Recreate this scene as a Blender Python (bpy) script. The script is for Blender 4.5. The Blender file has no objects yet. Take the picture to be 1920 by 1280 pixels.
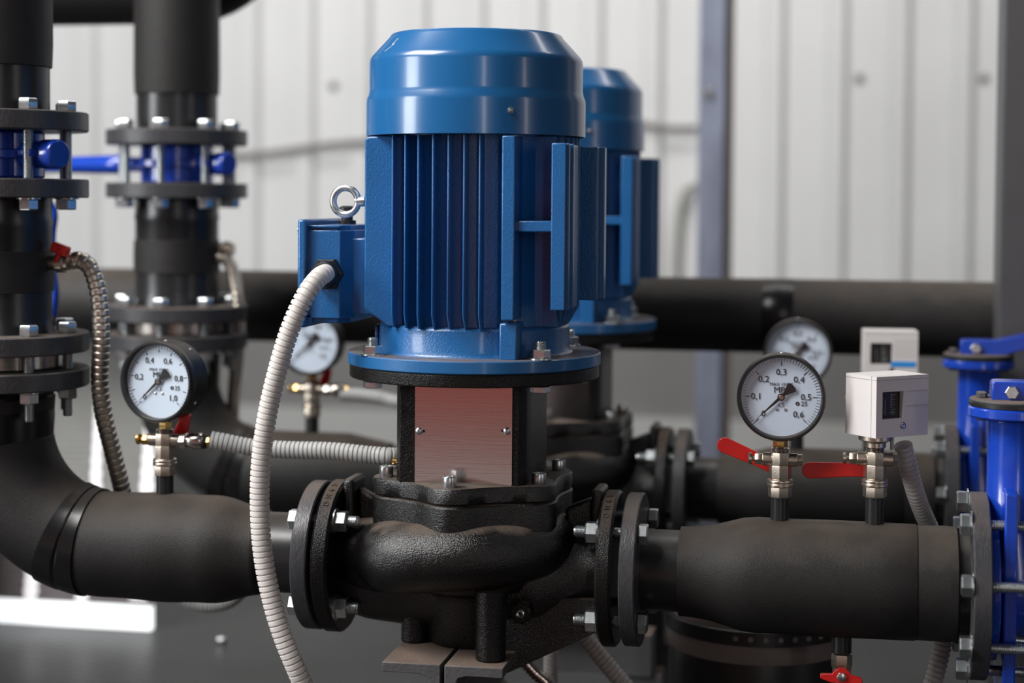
import bpy, math, random
from mathutils import Vector, Matrix
random.seed(4)
sc = bpy.context.scene
COL = sc.collection
PI = math.pi
# ------------------------------------------------------------------ camera
F = 3300.0
CAM = Vector((.444, -2.053, 1.32))
PP = 497.0
RC = (Matrix.Rotation(math.radians(11), 4, 'Z') @ Matrix.Rotation(math.radians(90 - 2.2), 4, 'X') @ Matrix.Rotation(math.radians(.4), 4, 'Z'))
cd = bpy.data.cameras.new('camera'); cam = bpy.data.objects.new('camera', cd); COL.objects.link(cam)
cam.matrix_world = Matrix.Translation(CAM) @ RC
cd.sensor_width = 36; cd.sensor_fit = 'HORIZONTAL'; cd.lens = F / 1920 * 36
cd.shift_y = (PP - 640) / 1920
cd.dof.use_dof = True; cd.dof.focus_distance = 2.03; cd.dof.aperture_fstop = 2.3
cd.clip_start = .05; cd.clip_end = 60
sc.camera = cam
def at(px, py, Y=0.0):
    d = RC.to_3x3() @ Vector(((px - 960) / F, (PP - py) / F, -1))
    t = (Y - CAM.y) / d.y
    return CAM + d * t
def mpp(p):
    return abs((RC.to_3x3().transposed() @ (Vector(p) - CAM)).z) / F
U = 2.1 / F
def Z(y): return at(890, y, 0).z
def cw(o, d):           # offsets in px to the right / towards the camera from the motor axis -> world XY
    return ((.9816 * o + .1908 * d) * U, (.1908 * o - .9816 * d) * U)
def ang(o, r): return math.asin(max(-1, min(1, o / r))) + math.radians(12.2)
# ------------------------------------------------------------------ materials
MATS = {}
def mat(name, col, rough=.5, metal=0.0, bump=0.0, bscale=400, var=0.0, vscale=30, dust=0.0, coat=0.0, spec=.5, stretch=None, rvar=0.0, em=None, ems=1.0, dustcol=(.13, .095, .072), dmin=.95, dmax=1.4):
    if name in MATS: return MATS[name]
    m = bpy.data.materials.new(name); m.use_nodes = True; MATS[name] = m
    nt = m.node_tree; N = nt.nodes; L = nt.links
    b = N['Principled BSDF']
    b.inputs['Base Color'].default_value = (*col, 1); b.inputs['Roughness'].default_value = rough
    b.inputs['Metallic'].default_value = metal; b.inputs['Coat Weight'].default_value = coat
    b.inputs['Specular IOR Level'].default_value = spec
    if coat: b.inputs['Coat Roughness'].default_value = .12
    tc = N.new('ShaderNodeTexCoord'); src = tc.outputs['Object']
    if stretch:
        mp = N.new('ShaderNodeMapping'); mp.inputs['Scale'].default_value = stretch
        L.new(src, mp.inputs['Vector']); src = mp.outputs['Vector']
    cout = None
    if var:
        n = N.new('ShaderNodeTexNoise'); n.inputs['Scale'].default_value = vscale; n.inputs['Detail'].default_value = 6
        L.new(src, n.inputs['Vector'])
        r = N.new('ShaderNodeMapRange'); r.inputs['From Min'].default_value = .3; r.inputs['From Max'].default_value = .7
        r.inputs['To Min'].default_value = 1 - var; r.inputs['To Max'].default_value = 1 + var
        L.new(n.outputs['Fac'], r.inputs['Value'])
        mx = N.new('ShaderNodeVectorMath'); mx.operation = 'SCALE'; mx.inputs[0].default_value = col
        L.new(r.outputs['Result'], mx.inputs['Scale']); cout = mx.outputs['Vector']
        L.new(cout, b.inputs['Base Color'])
        if rvar:
            r2 = N.new('ShaderNodeMapRange'); r2.inputs['From Min'].default_value = .3; r2.inputs['From Max'].default_value = .7
            r2.inputs['To Min'].default_value = max(.03, rough - rvar); r2.inputs['To Max'].default_value = rough + rvar
            L.new(n.outputs['Fac'], r2.inputs['Value']); L.new(r2.outputs['Result'], b.inputs['Roughness'])
    if dust:
        g = N.new('ShaderNodeNewGeometry'); s = N.new('ShaderNodeSeparateXYZ'); L.new(g.outputs['Normal'], s.inputs[0])
        n2 = N.new('ShaderNodeTexNoise'); n2.inputs['Scale'].default_value = 28; n2.inputs['Detail'].default_value = 5
        L.new(tc.outputs['Object'], n2.inputs['Vector'])
        add = N.new('ShaderNodeMath'); add.operation = 'MULTIPLY_ADD'; add.inputs[1].default_value = .7; L.new(n2.outputs['Fac'], add.inputs[0]); L.new(s.outputs['Z'], add.inputs[2])
        r3 = N.new('ShaderNodeMapRange'); r3.inputs['From Min'].default_value = dmin; r3.inputs['From Max'].default_value = dmax
        r3.inputs['To Max'].default_value = dust; L.new(add.outputs[0], r3.inputs['Value'])
        mc = N.new('ShaderNodeMix'); mc.data_type = 'RGBA'; mc.inputs['B'].default_value = (*dustcol, 1)
        mc.inputs[6].default_value = (*col, 1)
        if cout: L.new(cout, mc.inputs[6])
        mc.inputs[7].default_value = (*dustcol, 1)
        L.new(r3.outputs['Result'], mc.inputs[0]); L.new(mc.outputs[2], b.inputs['Base Color'])
        mr = N.new('ShaderNodeMix'); mr.data_type = 'FLOAT'; mr.inputs[2].default_value = rough; mr.inputs[3].default_value = .9
        L.new(r3.outputs['Result'], mr.inputs[0]); L.new(mr.outputs[0], b.inputs['Roughness'])
    if bump:
        n3 = N.new('ShaderNodeTexNoise'); n3.inputs['Scale'].default_value = bscale; n3.inputs['Detail'].default_value = 3
        L.new(src, n3.inputs['Vector'])
        bp = N.new('ShaderNodeBump'); bp.inputs['Strength'].default_value = bump; bp.inputs['Distance'].default_value = .002
        L.new(n3.outputs['Fac'], bp.inputs['Height']); L.new(bp.outputs['Normal'], b.inputs['Normal'])
    if em:
        b.inputs['Emission Color'].default_value = (*em, 1); b.inputs['Emission Strength'].default_value = ems
    return m
BLUE = mat('motor_blue_paint', (.009, .105, .30), .34, bump=.3, bscale=480, coat=.35, dust=.35, var=.06, vscale=20)
BLUEC = mat('cowl_blue_paint', (.010, .108, .29), .27, bump=.02, bscale=60, coat=.4, var=.04, vscale=12)
BLUEF = mat('flange_blue_paint', (.010, .115, .31), .38, bump=.06, bscale=300, coat=.2, dust=1.0, var=.05)
VBLUE = mat('valve_blue_enamel', (.006, .05, .42), .25, bump=.05, bscale=120, coat=.5, var=.08, vscale=25)
CAST = mat('black_cast_iron_paint', (.006, .0052, .005), .24, bump=.5, bscale=620, dust=.75, spec=.3)
CASTD = mat('black_cast_iron_dusty', (.005, .0045, .0043), .22, bump=.5, bscale=620, dust=1.0, spec=.6, dmin=1.12, dmax=1.42)
BLK = mat('black_machined_paint', (.006, .006, .006), .3, bump=.08, bscale=300, spec=.3)
INS = mat('dusty_rubber_foam', (.019, .0178, .0172), .46, bump=.35, bscale=900, var=.1, vscale=60, dust=.75, spec=.28, dustcol=(.115, .088, .068), dmin=.75, dmax=1.7)
TAPE = mat('rubber_tape', (.008, .0075, .008), .27, bump=.05, bscale=60, dust=.4, spec=.4, dustcol=(.09, .07, .055))
PIPE = mat('black_pipe_paint', (.016, .016, .017), .3, bump=.04, bscale=80, var=.1, dust=.45, dustcol=(.10, .08, .06))
GREYF = mat('grey_flange_paint', (.042, .041, .045), .38, bump=.25, bscale=160, var=.14, vscale=90, dust=.7, stretch=(3, 1, 1), dustcol=(.13, .10, .08))
ZINC = mat('zinc_plated_steel', (.60, .63, .64), .30, 1.0, bump=.05, bscale=700, var=.12, vscale=200)
NICK = mat('nickel_plated_brass', (.55, .48, .40), .32, 1.0, bump=.12, bscale=900, var=.1, vscale=120)
BRASS = mat('yellow_brass', (.70, .47, .17), .28, 1.0, bump=.04)
STEEL = mat('stainless_steel', (.55, .50, .46), .24, 1.0, bump=.05, bscale=300)
PLATE = mat('brushed_steel_plate', (.70, .66, .65), .17, 1.0, bump=.02, bscale=260, stretch=(.06, 1, 4), var=.04, vscale=200)
RED = mat('red_vinyl_grip', (.62, .015, .012), .32, coat=.3)
WPVC = mat('white_corrugated_plastic', (.66, .62, .59), .5, var=.04, vscale=40)
GPVC = mat('pale_grey_corrugated_plastic', (.42, .42, .41), .5, var=.05)
DPVC = mat('grey_corrugated_plastic', (.42, .39, .375), .5, var=.08)
WBOX = mat('white_moulded_plastic', (.70, .66, .65), .45, bump=.06, bscale=500)
DARKP = mat('dark_display_card', (.018, .014, .015), .35)
PRINT = mat('grey_print', (.35, .33, .31), .6)
PBLUE = mat('blue_label_strip', (.02, .28, .75), .45)
BPLAS = mat('black_plastic', (.012, .012, .013), .38, bump=.05, bscale=200)
DIAL = mat('dial_face_enamel', (.70, .80, .93), .5)
INK = mat('black_ink', (.01, .01, .012), .5)
BEZ = mat('gauge_black_enamel', (.010, .010, .010), .34, bump=.05, bscale=150, dust=.3)
BEAM = mat('dusty_steel_channel', (.07, .068, .07), .55, bump=.3, bscale=200, dust=1.0, var=.15, dustcol=(.15, .105, .08))
GALV = mat('galvanised_steel', (.30, .33, .43), .38, .45, bump=.1, bscale=30, var=.22, vscale=14, stretch=(1, 1, .4))
def glassmat():
    m = bpy.data.materials.new('clear_glass'); m.use_nodes = True; nt = m.node_tree; N = nt.nodes; L = nt.links
    N.remove(N['Principled BSDF']); t = N.new('ShaderNodeBsdfTransparent'); g = N.new('ShaderNodeBsdfGlossy'); g.inputs['Roughness'].default_value = .03
    lw = N.new('ShaderNodeLayerWeight'); lw.inputs['Blend'].default_value = .5; pw = N.new('ShaderNodeMath'); pw.operation = 'POWER'; pw.inputs[1].default_value = 5; L.new(lw.outputs['Facing'], pw.inputs[0]); f = N.new('ShaderNodeMath'); f.operation = 'MULTIPLY_ADD'; f.inputs[1].default_value = .7; f.inputs[2].default_value = .035; L.new(pw.outputs[0], f.inputs[0]); x = N.new('ShaderNodeMixShader')
    L.new(f.outputs[0], x.inputs[0]); L.new(t.outputs[0], x.inputs[1]); L.new(g.outputs[0], x.inputs[2]); L.new(x.outputs[0], N['Material Output'].inputs['Surface'])
    return m
GLASS = glassmat()
# ------------------------------------------------------------------ mesh builder
def frame(o, d, up=(0, 0, 1)):
    z = Vector(d).normalized(); u = Vector(up)
    if abs(z.dot(u)) > .99: u = Vector((0, 1, 0))
    x = u.cross(z).normalized(); y = z.cross(x)
    return Matrix.Translation(Vector(o)) @ Matrix((x, y, z)).transposed().to_4x4()
class MB:
    def __init__(s): s.v = []; s.f = []
    def add(s, vs, fs, M=None):
        b = len(s.v)
        for p in vs:
            p = Vector(p); s.v.append(M @ p if M else p)
        for f in fs: s.f.append([b + i for i in f])
        return s
    def box(s, a, b, M=None):
        x0, x1 = sorted((a[0], b[0])); y0, y1 = sorted((a[1], b[1])); z0, z1 = sorted((a[2], b[2]))
        vs = [(x0, y0, z0), (x1, y0, z0), (x1, y1, z0), (x0, y1, z0), (x0, y0, z1), (x1, y0, z1), (x1, y1, z1), (x0, y1, z1)]
        return s.add(vs, [(3, 2, 1, 0), (4, 5, 6, 7), (0, 1, 5, 4), (1, 2, 6, 5), (2, 3, 7, 6), (3, 0, 4, 7)], M)
    def prism(s, poly, h0, h1, M=None):
        n = len(poly)
        a = sum(poly[i][0] * poly[(i + 1) % n][1] - poly[(i + 1) % n][0] * poly[i][1] for i in range(n))
        if a < 0: poly = poly[::-1]
        if h0 > h1: h0, h1 = h1, h0
        vs = [(p[0], p[1], h0) for p in poly] + [(p[0], p[1], h1) for p in poly]
        return s.add(vs, [list(range(n))[::-1], list(range(n, 2 * n))] + [(i, (i + 1) % n, n + (i + 1) % n, n + i) for i in range(n)], M)
    def lathe(s, prof, M=None, n=48, rf=None, closed=False):
        vs = []; fs = []
        for (r, h) in prof:
            for k in range(n):
                a = 2 * PI * k / n; q = r * (rf(a, h) if rf else 1)
                vs.append((q * math.cos(a), q * math.sin(a), h))
        m = len(prof); up = sum((prof[i][0] + prof[(i + 1) % m][0]) * (prof[(i + 1) % m][1] - prof[i][1]) for i in range(m - (0 if closed else 1))) 
        rng = range(m if closed else m - 1)
        for i in rng:
            j = (i + 1) % m
            for k in range(n):
                l = (k + 1) % n
                fs.append((i * n + k, i * n + l, j * n + l, j * n + k))
        if not closed:
            fs.append(list(range(n))[::-1]); fs.append([(m - 1) * n + k for k in range(n)])
        if up < 0: fs = [f[::-1] for f in fs]
        return s.add(vs, fs, M)
    def cyl(s, r, h0, h1, M=None, n=32): return s.lathe([(r, h0), (r, h1)], M, n)
    def hexp(s, r, h0, h1, M=None, n=6, c=.12):
        k = 1 - c; d = (h1 - h0) * .12
        return s.lathe([(r * k, h0), (r, h0 + d), (r, h1 - d), (r * k, h1)], M, n)
    def thread(s, r, h0, h1, pitch, M=None, n=16):
        pr = [(r * .86, h0)]; h = h0
        while h + pitch <= h1 + 1e-9:
            pr += [(r, h + pitch * .35), (r, h + pitch * .5), (r * .84, h + pitch * .95)]; h += pitch
        pr.append((r * .8, h1)); return s.lathe(pr, M, n)
    def sweep(s, path, rf, n=24, rot0=0, cap=True):
        pts = path; m = len(pts); T = []
        for i in range(m):
            a = pts[max(0, i - 1)]; b = pts[min(m - 1, i + 1)]; T.append((b - a).normalized())
        up = Vector((0, 0, 1)) if abs(T[0].z) < .9 else Vector((0, 1, 0))
        x = up.cross(T[0]).normalized(); vs = []; fs = []; dist = 0
        for i in range(m):
            if i: dist += (pts[i] - pts[i - 1]).length; x = (x - T[i] * x.dot(T[i])).normalized()
            y = T[i].cross(x); r = rf(dist) if callable(rf) else rf
            for k in range(n):
                a = 2 * PI * k / n
                vs.append(pts[i] + x * (r * math.cos(a)) + y * (r * math.sin(a)))
        for i in range(m - 1):
            for k in range(n):
                l = (k + 1) % n
                fs.append((i * n + k, i * n + l, (i + 1) * n + l, (i + 1) * n + k))
        if cap: fs.append(list(range(n))[::-1]); fs.append([(m - 1) * n + k for k in range(n)])
        return s.add(vs, fs)
    def sphere(s, c, r, n=16, m=8, sq=1.0):
        pr = [(max(1e-5, r * math.sin(PI * i / m)), -r * sq * math.cos(PI * i / m)) for i in range(m + 1)]
        return s.lathe(pr, Matrix.Translation(Vector(c)), n)
    def text(s, t, size, M, depth=.0002, align='CENTER'):
        c = bpy.data.curves.new('t', 'FONT'); c.body = t; c.size = size; c.extrude = depth; c.align_x = align; c.align_y = 'CENTER'; c.resolution_u = 2
        o = bpy.data.objects.new('t', c); COL.objects.link(o); dg = bpy.context.evaluated_depsgraph_get()
        me = o.evaluated_get(dg).to_mesh()
        s.add([v.co.copy() for v in me.vertices], [list(p.vertices) for p in me.polygons], M)
        o.evaluated_get(dg).to_mesh_clear(); bpy.data.objects.remove(o); bpy.data.curves.remove(c)
        return s
    def mesh(s, name, m, off=Vector((0, 0, 0)), sharp=38):
        me = bpy.data.meshes.new(name); me.from_pydata([v - off for v in s.v], [], s.f); me.materials.append(m)
        me.validate(); me.shade_smooth(); me.set_sharp_from_angle(angle=math.radians(sharp)); me.update()
        return me
def smooth_path(pts, step):
    P = [Vector(p) for p in pts]; Q = [P[0] * 2 - P[1]] + P + [P[-1] * 2 - P[-2]]; out = []
    for i in range(1, len(Q) - 2):
        for k in range(40):
            t = k / 40; a, b, c, d = Q[i - 1], Q[i], Q[i + 1], Q[i + 2]
            out.append(.5 * ((2 * b) + (c - a) * t + (2 * a - 5 * b + 4 * c - d) * t * t + (3 * b - a - 3 * c + d) * t ** 3))
    out.append(P[-1]); res = [out[0]]; acc = 0
    for i in range(1, len(out)):
        seg = (out[i] - out[i - 1]).length; acc += seg
        while acc >= step:
            res.append(out[i] + (out[i - 1] - out[i]) * ((acc - step) / max(seg, 1e-9))); acc -= step
    res.append(out[-1]) if (res[-1] - out[-1]).length > step * .3 else None
    return res
def tag(o, label=None, cat=None, group=None, kind=None):
    if label: o['label'] = label
    if cat: o['category'] = cat
    if group: o['group'] = group
    if kind: o['kind'] = kind
    return o
CACHE = {}
class Thing:
    def __init__(s, name, label, cat, loc=(0, 0, 0), rz=0, group=None, kind=None, local=False):
        s.L = Vector(loc); s.local = local
        s.o = bpy.data.objects.new(name, None); COL.objects.link(s.o); s.o.empty_display_size = .05
        s.o.location = s.L; s.o.rotation_euler = (0, 0, rz); tag(s.o, label, cat, group, kind)
    def p(s, name, mb, m, parent=None, bev=0, label=None, sharp=38, seg=2, kind=None):
        off = Vector((0, 0, 0)) if s.local else s.L
        o = bpy.data.objects.new(name, mb.mesh(name, m, off, sharp)); COL.objects.link(o); o.parent = parent or s.o
        if bev: bevel(o, bev, seg)
        if label: o['label'] = label
        if kind: o['kind'] = kind
        return o
    def inst(s, name, key, M, m, build, parent=None, label=None):
        k = (key, m.name)
        if k not in CACHE:
            mb = MB(); build(mb); CACHE[k] = mb.mesh(name, m)
        o = bpy.data.objects.new(name, CACHE[k]); COL.objects.link(o); o.parent = parent or s.o
        o.matrix_local = M if s.local else Matrix.Translation(-s.L) @ M
        if label: o['label'] = label
        return o
def bevel(o, w, seg=2):
    b = o.modifiers.new('bevel', 'BEVEL'); b.width = w; b.segments = seg; b.limit_method = 'ANGLE'; b.angle_limit = math.radians(38); b.harden_normals = False
def solo(name, mb, m, label, cat, loc, group=None, kind=None, bev=0, sharp=38):
    loc = Vector(loc); o = bpy.data.objects.new(name, mb.mesh(name, m, loc, sharp)); o.location = loc; COL.objects.link(o)
    if bev: bevel(o, bev)
    return tag(o, label, cat, group, kind)
def dup(o, off=None, label=None, group=None, parent=None, skip=()):
    c = o.copy(); COL.objects.link(c)
    if parent is not None: c.parent = parent
    if off is not None: c.location = o.location + Vector(off)
    if label: c['label'] = label
    if group: c['group'] = group
    for ch in list(o.children):
        if ch.name.split('.')[0] in skip: continue
        dup(ch, parent=c)
    return c
# ------------------------------------------------------------------ fasteners (axis +Z, origin on the seat)
def hexhead(r, h, washer=True):
    def b(mb):
        if washer: mb.cyl(r * 1.18, 0, r * .12, n=28)
        mb.hexp(r, r * .12 if washer else 0, h + (r * .12 if washer else 0))
    return b
def nutstud(r, h, rs, stick):
    def b(mb):
        mb.cyl(r * 1.18, 0, r * .14, n=28); mb.hexp(r, r * .14, h); mb.thread(rs, h * .9, h + stick, .0015)
    return b
def socket(r, h):
    def b(mb):
        mb.lathe([(r * .97, 0), (r, r * .05), (r, h * .85), (r * .9, h), (r * .62, h), (r * .55, h * .55), (.0001, h * .55)], None, 28)
    return b
def rod(r, l):
    def b(mb): mb.thread(r, 0, l, .0016)
    return b
def screw(r):
    def b(mb):
        mb.lathe([(r, 0), (r * .95, r * .35), (r * .6, r * .62), (.0001, r * .7)], None, 20)
        for a in (0, PI / 2): mb.box((-r * .55, -r * .1, r * .55), (r * .55, r * .1, r * .74), Matrix.Rotation(a + .4, 4, 'Z'))
    return b
X_, Y_, Z_ = Vector((1, 0, 0)), Vector((0, 1, 0)), Vector((0, 0, 1))
YB = .596
SCALEK = 2.053 / (2.053 + YB)
BACK = Vector((0, YB, 0))
ZP = at(890, 1052, 0).z            # pipe axis height
G_BOLT = None
def disc_x(x0, x1, r, z, y=0, c=.0015, n=72, mb=None):
    mb = mb or MB(); return mb.lathe([(r - c, 0), (r, c), (r, (x1 - x0) - c), (r - c, x1 - x0)], frame((x0, y, z), X_), n)
def disc_z(cx, cy, z0, z1, r, c=.0015, n=72, mb=None):
    mb = mb or MB(); return mb.lathe([(r - c, z0), (r, z0 + c), (r, z1 - c), (r - c, z1)], Matrix.Translation((cx, cy, 0)), n)
# ------------------------------------------------------------------ MOTOR
def build_motor():
    T = Thing('electric_motor', 'nearest blue electric motor standing upright on the front pump', 'motor', (0, 0, Z(679)))
    u = U
    pr = [(150, 70), (156, 66.5), (160, 69), (162, 73), (194, 108), (198, 114), (199.5, 121), (199.5, 172), (201, 180), (204.5, 189), (205, 196), (205, 257), (202, 257), (202, 196), (196, 176), (196, 122), (158, 76), (150, 73)]
    cowl = T.p('fan_cowl', MB().lathe([(r * u, Z(y)) for r, y in pr], n=96, closed=True), BLUEC, sharp=50)
    g = MB().lathe([(155 * u, Z(84)), (155 * u, Z(80))], n=48); T.p('intake_guard', g, BPLAS, cowl)
    a = ang(61, 205); P = Vector((205 * u * math.sin(a), -205 * u * math.cos(a), Z(216)))
    T.inst('cowl_screw', 's6', frame(P, (math.sin(a), -math.cos(a), 0)), ZINC, screw(6.2 * u), cowl)
    T.inst('cowl_screw', 's6', frame((-205 * u * math.sin(a), 205 * u * math.cos(a), Z(216)), (-math.sin(a), math.cos(a), 0)), ZINC, screw(6.2 * u), cowl)
    def cone(px, py):
        best = None
        for i in range(41):
            f = i / 40; rr = (162 + 32 * f) * u; zz = Z(73 + 35 * f)
            for k in range(81):
                t = ang(-190 + k * 2.0, 195); p = Vector((rr * math.sin(t), -rr * math.cos(t), zz))
                q = RC.to_3x3().transposed() @ (p - CAM); e = (960 + F * q.x / -q.z - px) ** 2 + (PP - F * q.y / -q.z - py) ** 2
                if best is None or e < best[0]: best = (e, p, t)
        return best[1] + Vector((math.sin(best[2]), -math.cos(best[2]), .9)).normalized() * .0002
    sk = MB(); pts = [cone(*q) for q in ((747, 72), (735, 84), (740, 82), (722, 97))]
    for a_, b_, w_ in ((0, 1, .0009), (1, 2, .0006), (2, 3, .0005)):
        sk.sweep([pts[a_], pts[b_]], w_ * .6, 6)
    T.p('scratch', sk, WPVC, cowl, label='white zigzag scratch')
    # housing ---------------------------------------------------
    b = MB().lathe([(166 * u, Z(250)), (166 * u, Z(608))], n=72)
    def tipx(px, rad, sgn=-1):
        X = 0
        for _ in range(6):
            d = math.sqrt(max(rad * rad - X * X, 1e-6)); X = at(px, 430, sgn * d).x
        return X, d
    zt, zk, zb = Z(258), Z(579), Z(606)
    MYZ = Matrix(((0, 0, 1, 0), (1, 0, 0, 0), (0, 1, 0, 0), (0, 0, 0, 1)))   # local x->Y, y->Z, z->X
    for px in (735.5, 759, 783.5, 811, 840, 869.5, 899):
        X, d = tipx(px, 196 * u); t = 2.1 * u
        for s in (-1, 1):
            poly = [(s * d, zt), (s * d, zk), (s * 176 * u if d > 176 * u else s * d * .93, zb), (s * 80 * u, zb), (s * 80 * u, zt)]
            b.prism(poly, X - t, X + t, MYZ)
    for yy in (-98, -78, -58, -38, -18, 2, 22):                 # fins pointing sideways to the right
        d = math.sqrt(196 ** 2 - yy ** 2) * u
        for s in (1,):
            MXZ = Matrix(((1, 0, 0, 0), (0, 0, 1, 0), (0, 1, 0, 0), (0, 0, 0, 1)))
            b.prism([(s * d, zt), (s * d, Z(570)), (s * 176 * u, Z(603)), (s * 80 * u, Z(603)), (s * 80 * u, zt)], yy * u - 2.5 * u, yy * u + 2.5 * u, MXZ)
    T.p('finned_housing', b, BLUE, bev=.0012)
    # smooth pad on the left carrying the terminal box
    yf = -.080
    x0, x1 = at(683, 430, yf).x, at(732, 430, yf).x
    MXZ = Matrix(((1, 0, 0, 0), (0, 0, 1, 0), (0, 1, 0, 0), (0, 0, 0, 1)))
    p = MB().prism([(x0, Z(266)), (x0 + .004, Z(260)), (x1 + .02, Z(257)), (x1 + .02, Z(607)), (x1 - .002, Z(606)), (x0, Z(575))], yf, .08, MXZ)
    T.p('terminal_box_pad', p, BLUE, bev=.002)
    # foot mounting rails
    yf = -.124
    p = MB(); xa, xb = at(940, 430, yf).x, at(964.5, 430, yf).x
    p.box((xa, yf, at(950, 254, yf).z), (xb, -.07, at(950, 601, yf).z))
    T.p('foot_rail', p, BLUE, bev=.0015)
    yr = -.119
    xc, xd = at(1033, 430, yr).x, at(1060, 430, yr).x
    p = MB(); p.box((xc, yr, at(1045, 268, yr).z), (xd, -.03, at(1045, 582, yr).z))
    p.box((xd - .001, yr + .006, at(1045, 268, yr).z), (xd + .003, yr + .012, at(1045, 582, yr).z))
    p.box((xd - .001, yr + .030, at(1045, 268, yr).z), (xd + .004, yr + .037, at(1045, 582, yr).z))
    T.p('foot_rail', p, BLUE, bev=.0012)
    p = MB(); p.box((xb - .004, yr + .001, at(1000, 414, yr).z), (xc + .004, -.07, at(1000, 435, yr).z)); T.p('rail_bridge', p, BLUE, bev=.0015)
    yr = .028
    p = MB(); xe = at(1119, 430, yr).x; xf = at(1133, 430, .05).x
    p.box((.09, yr, at(1110, 275, yr).z), (xe, yr + .02, at(1110, 563, yr).z)); p.box((.09, .05, at(1110, 275, yr).z), (xf, .066, at(1110, 563, yr).z))
    p.box((.09, yr + .01, at(1110, 280, yr).z), (xe - .006, .06, at(1110, 560, yr).z))
    T.p('foot_rail', p, BLUE, bev=.0015)
    # end shield + flange
    b = MB().lathe([(172 * u, Z(602)), (178 * u, Z(606)), (179 * u, Z(645)), (183 * u, Z(655)), (190 * u, Z(659))], n=96)
    xg, xh = at(936, 630, -.117).x, at(969, 630, -.117).x
    b.box((xg, -.1175, at(950, 606, -.117).z), (xh, -.05, Z(658)))
    b.box((-178 * u, -.02, Z(610)), (-186 * u, .03, Z(657)))
    T.p('end_shield', b, BLUE, bev=.002)
    fl = T.p('mounting_flange', disc_z(0, 0, Z(679), Z(656), 237 * u, .0012, 120), BLUEF)
    for (o, d) in ((-182, 121), (121, 182), (182, -121), (-121, -182)):
        X, Y = cw(o, d)
        T.inst('flange_nut', 'mnut', frame((X, Y, Z(656)), Z_), ZINC, nutstud(18.5 * u, 18 * u, 10 * u, 14 * u), fl)
    # terminal box
    yb = -.070
    xl, xr = at(575, 520, yb).x, at(657, 520, yb).x; xch = at(637, 520, yb).x
    zt, zb = at(600, 422, yb).z, at(600, 606, yb).z
    poly = [(xl, yb), (xch, yb), (xr, yb + .016), (xr, .055), (xch, .07), (xl, .07)]
    m = MB().prism(poly, zb + .006, zt - .006)
    poly2 = [(xl, yb + .006), (xch - .004, yb + .006), (xr - .006, yb + .02), (xr - .006, .05), (xch - .004, .064), (xl, .064)]
    m.prism(poly2, zb, zt)
    m.box((xl, yb, zt - .002), (xl + .008, .07, zt)); m.box((xl + .006, yb, zt - .003), (xch, yb + .01, zt))
    m.box((xl, yb, zb), (xl + .006, .07, zb + .01))
    tb = T.p('terminal_box', m, BLUE, bev=.0015)
    m = MB().box((xr - .003, -.055, at(670, 446, -.055).z), (x0 + .006, .055, at(670, 590, -.055).z)); T.p('terminal_box_neck', m, BLUE, bev=.002)
    lx0, lx1 = at(557, 510, -.078).x, at(573, 510, -.078).x
    m = MB().box((lx0, -.078, at(565, 411, -.078).z), (lx1, .078, at(565, 614, -.078).z)); ld = T.p('terminal_box_lid', m, BLUE, tb, bev=.003)
    T.inst('lid_screw', 'ls', frame((lx0, -.07, at(557, 431, -.07).z), -X_), ZINC, screw(5 * u), ld)
    gx = at(616, 513, yb)
    g = MB().hexp(31 * u, 0, .013, frame((gx.x, yb, gx.z), -Y_), 6, .1)
    g.lathe([(25 * u, .012), (25 * u, .017), (22 * u, .026), (19 * u, .028), (15 * u, .02)], frame((gx.x, yb, gx.z), -Y_), 32)
    T.p('cable_gland', g, BPLAS, tb)
    P = at(651, 414, .02)
    g = MB(); base = Vector((P.x, .02, zt - .001)); g.lathe([(17 * u, 0), (17 * u, 9 * u), (11 * u, 10 * u), (11 * u, 24 * u), (15 * u, 27 * u), (15 * u, 34 * u), (9 * u, 37 * u)], Matrix.Translation(base), 28)
    T.p('blanking_plug', g, BPLAS, tb)
    # eye bolt
    e = MB(); C = at(648, 377, -.02); M = frame(C, (-.1, -1, 0))
    tor = []
    R, r = 25.2 * u, 6.6 * u
    prf = [(R + r * math.cos(2 * PI * k / 16), r * math.sin(2 * PI * k / 16)) for k in range(16)]
    e.lathe(prf, M, 48, closed=True)
    e.lathe([(8.5 * u, 20 * u), (10 * u, 27 * u), (10 * u, 38 * u), (5 * u, 38 * u), (5 * u, 58 * u)], frame(C, X_), 24)
    T.p('eye_bolt', e, ZINC, label='zinc plated lifting eye bolt')
    return T.o
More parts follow.
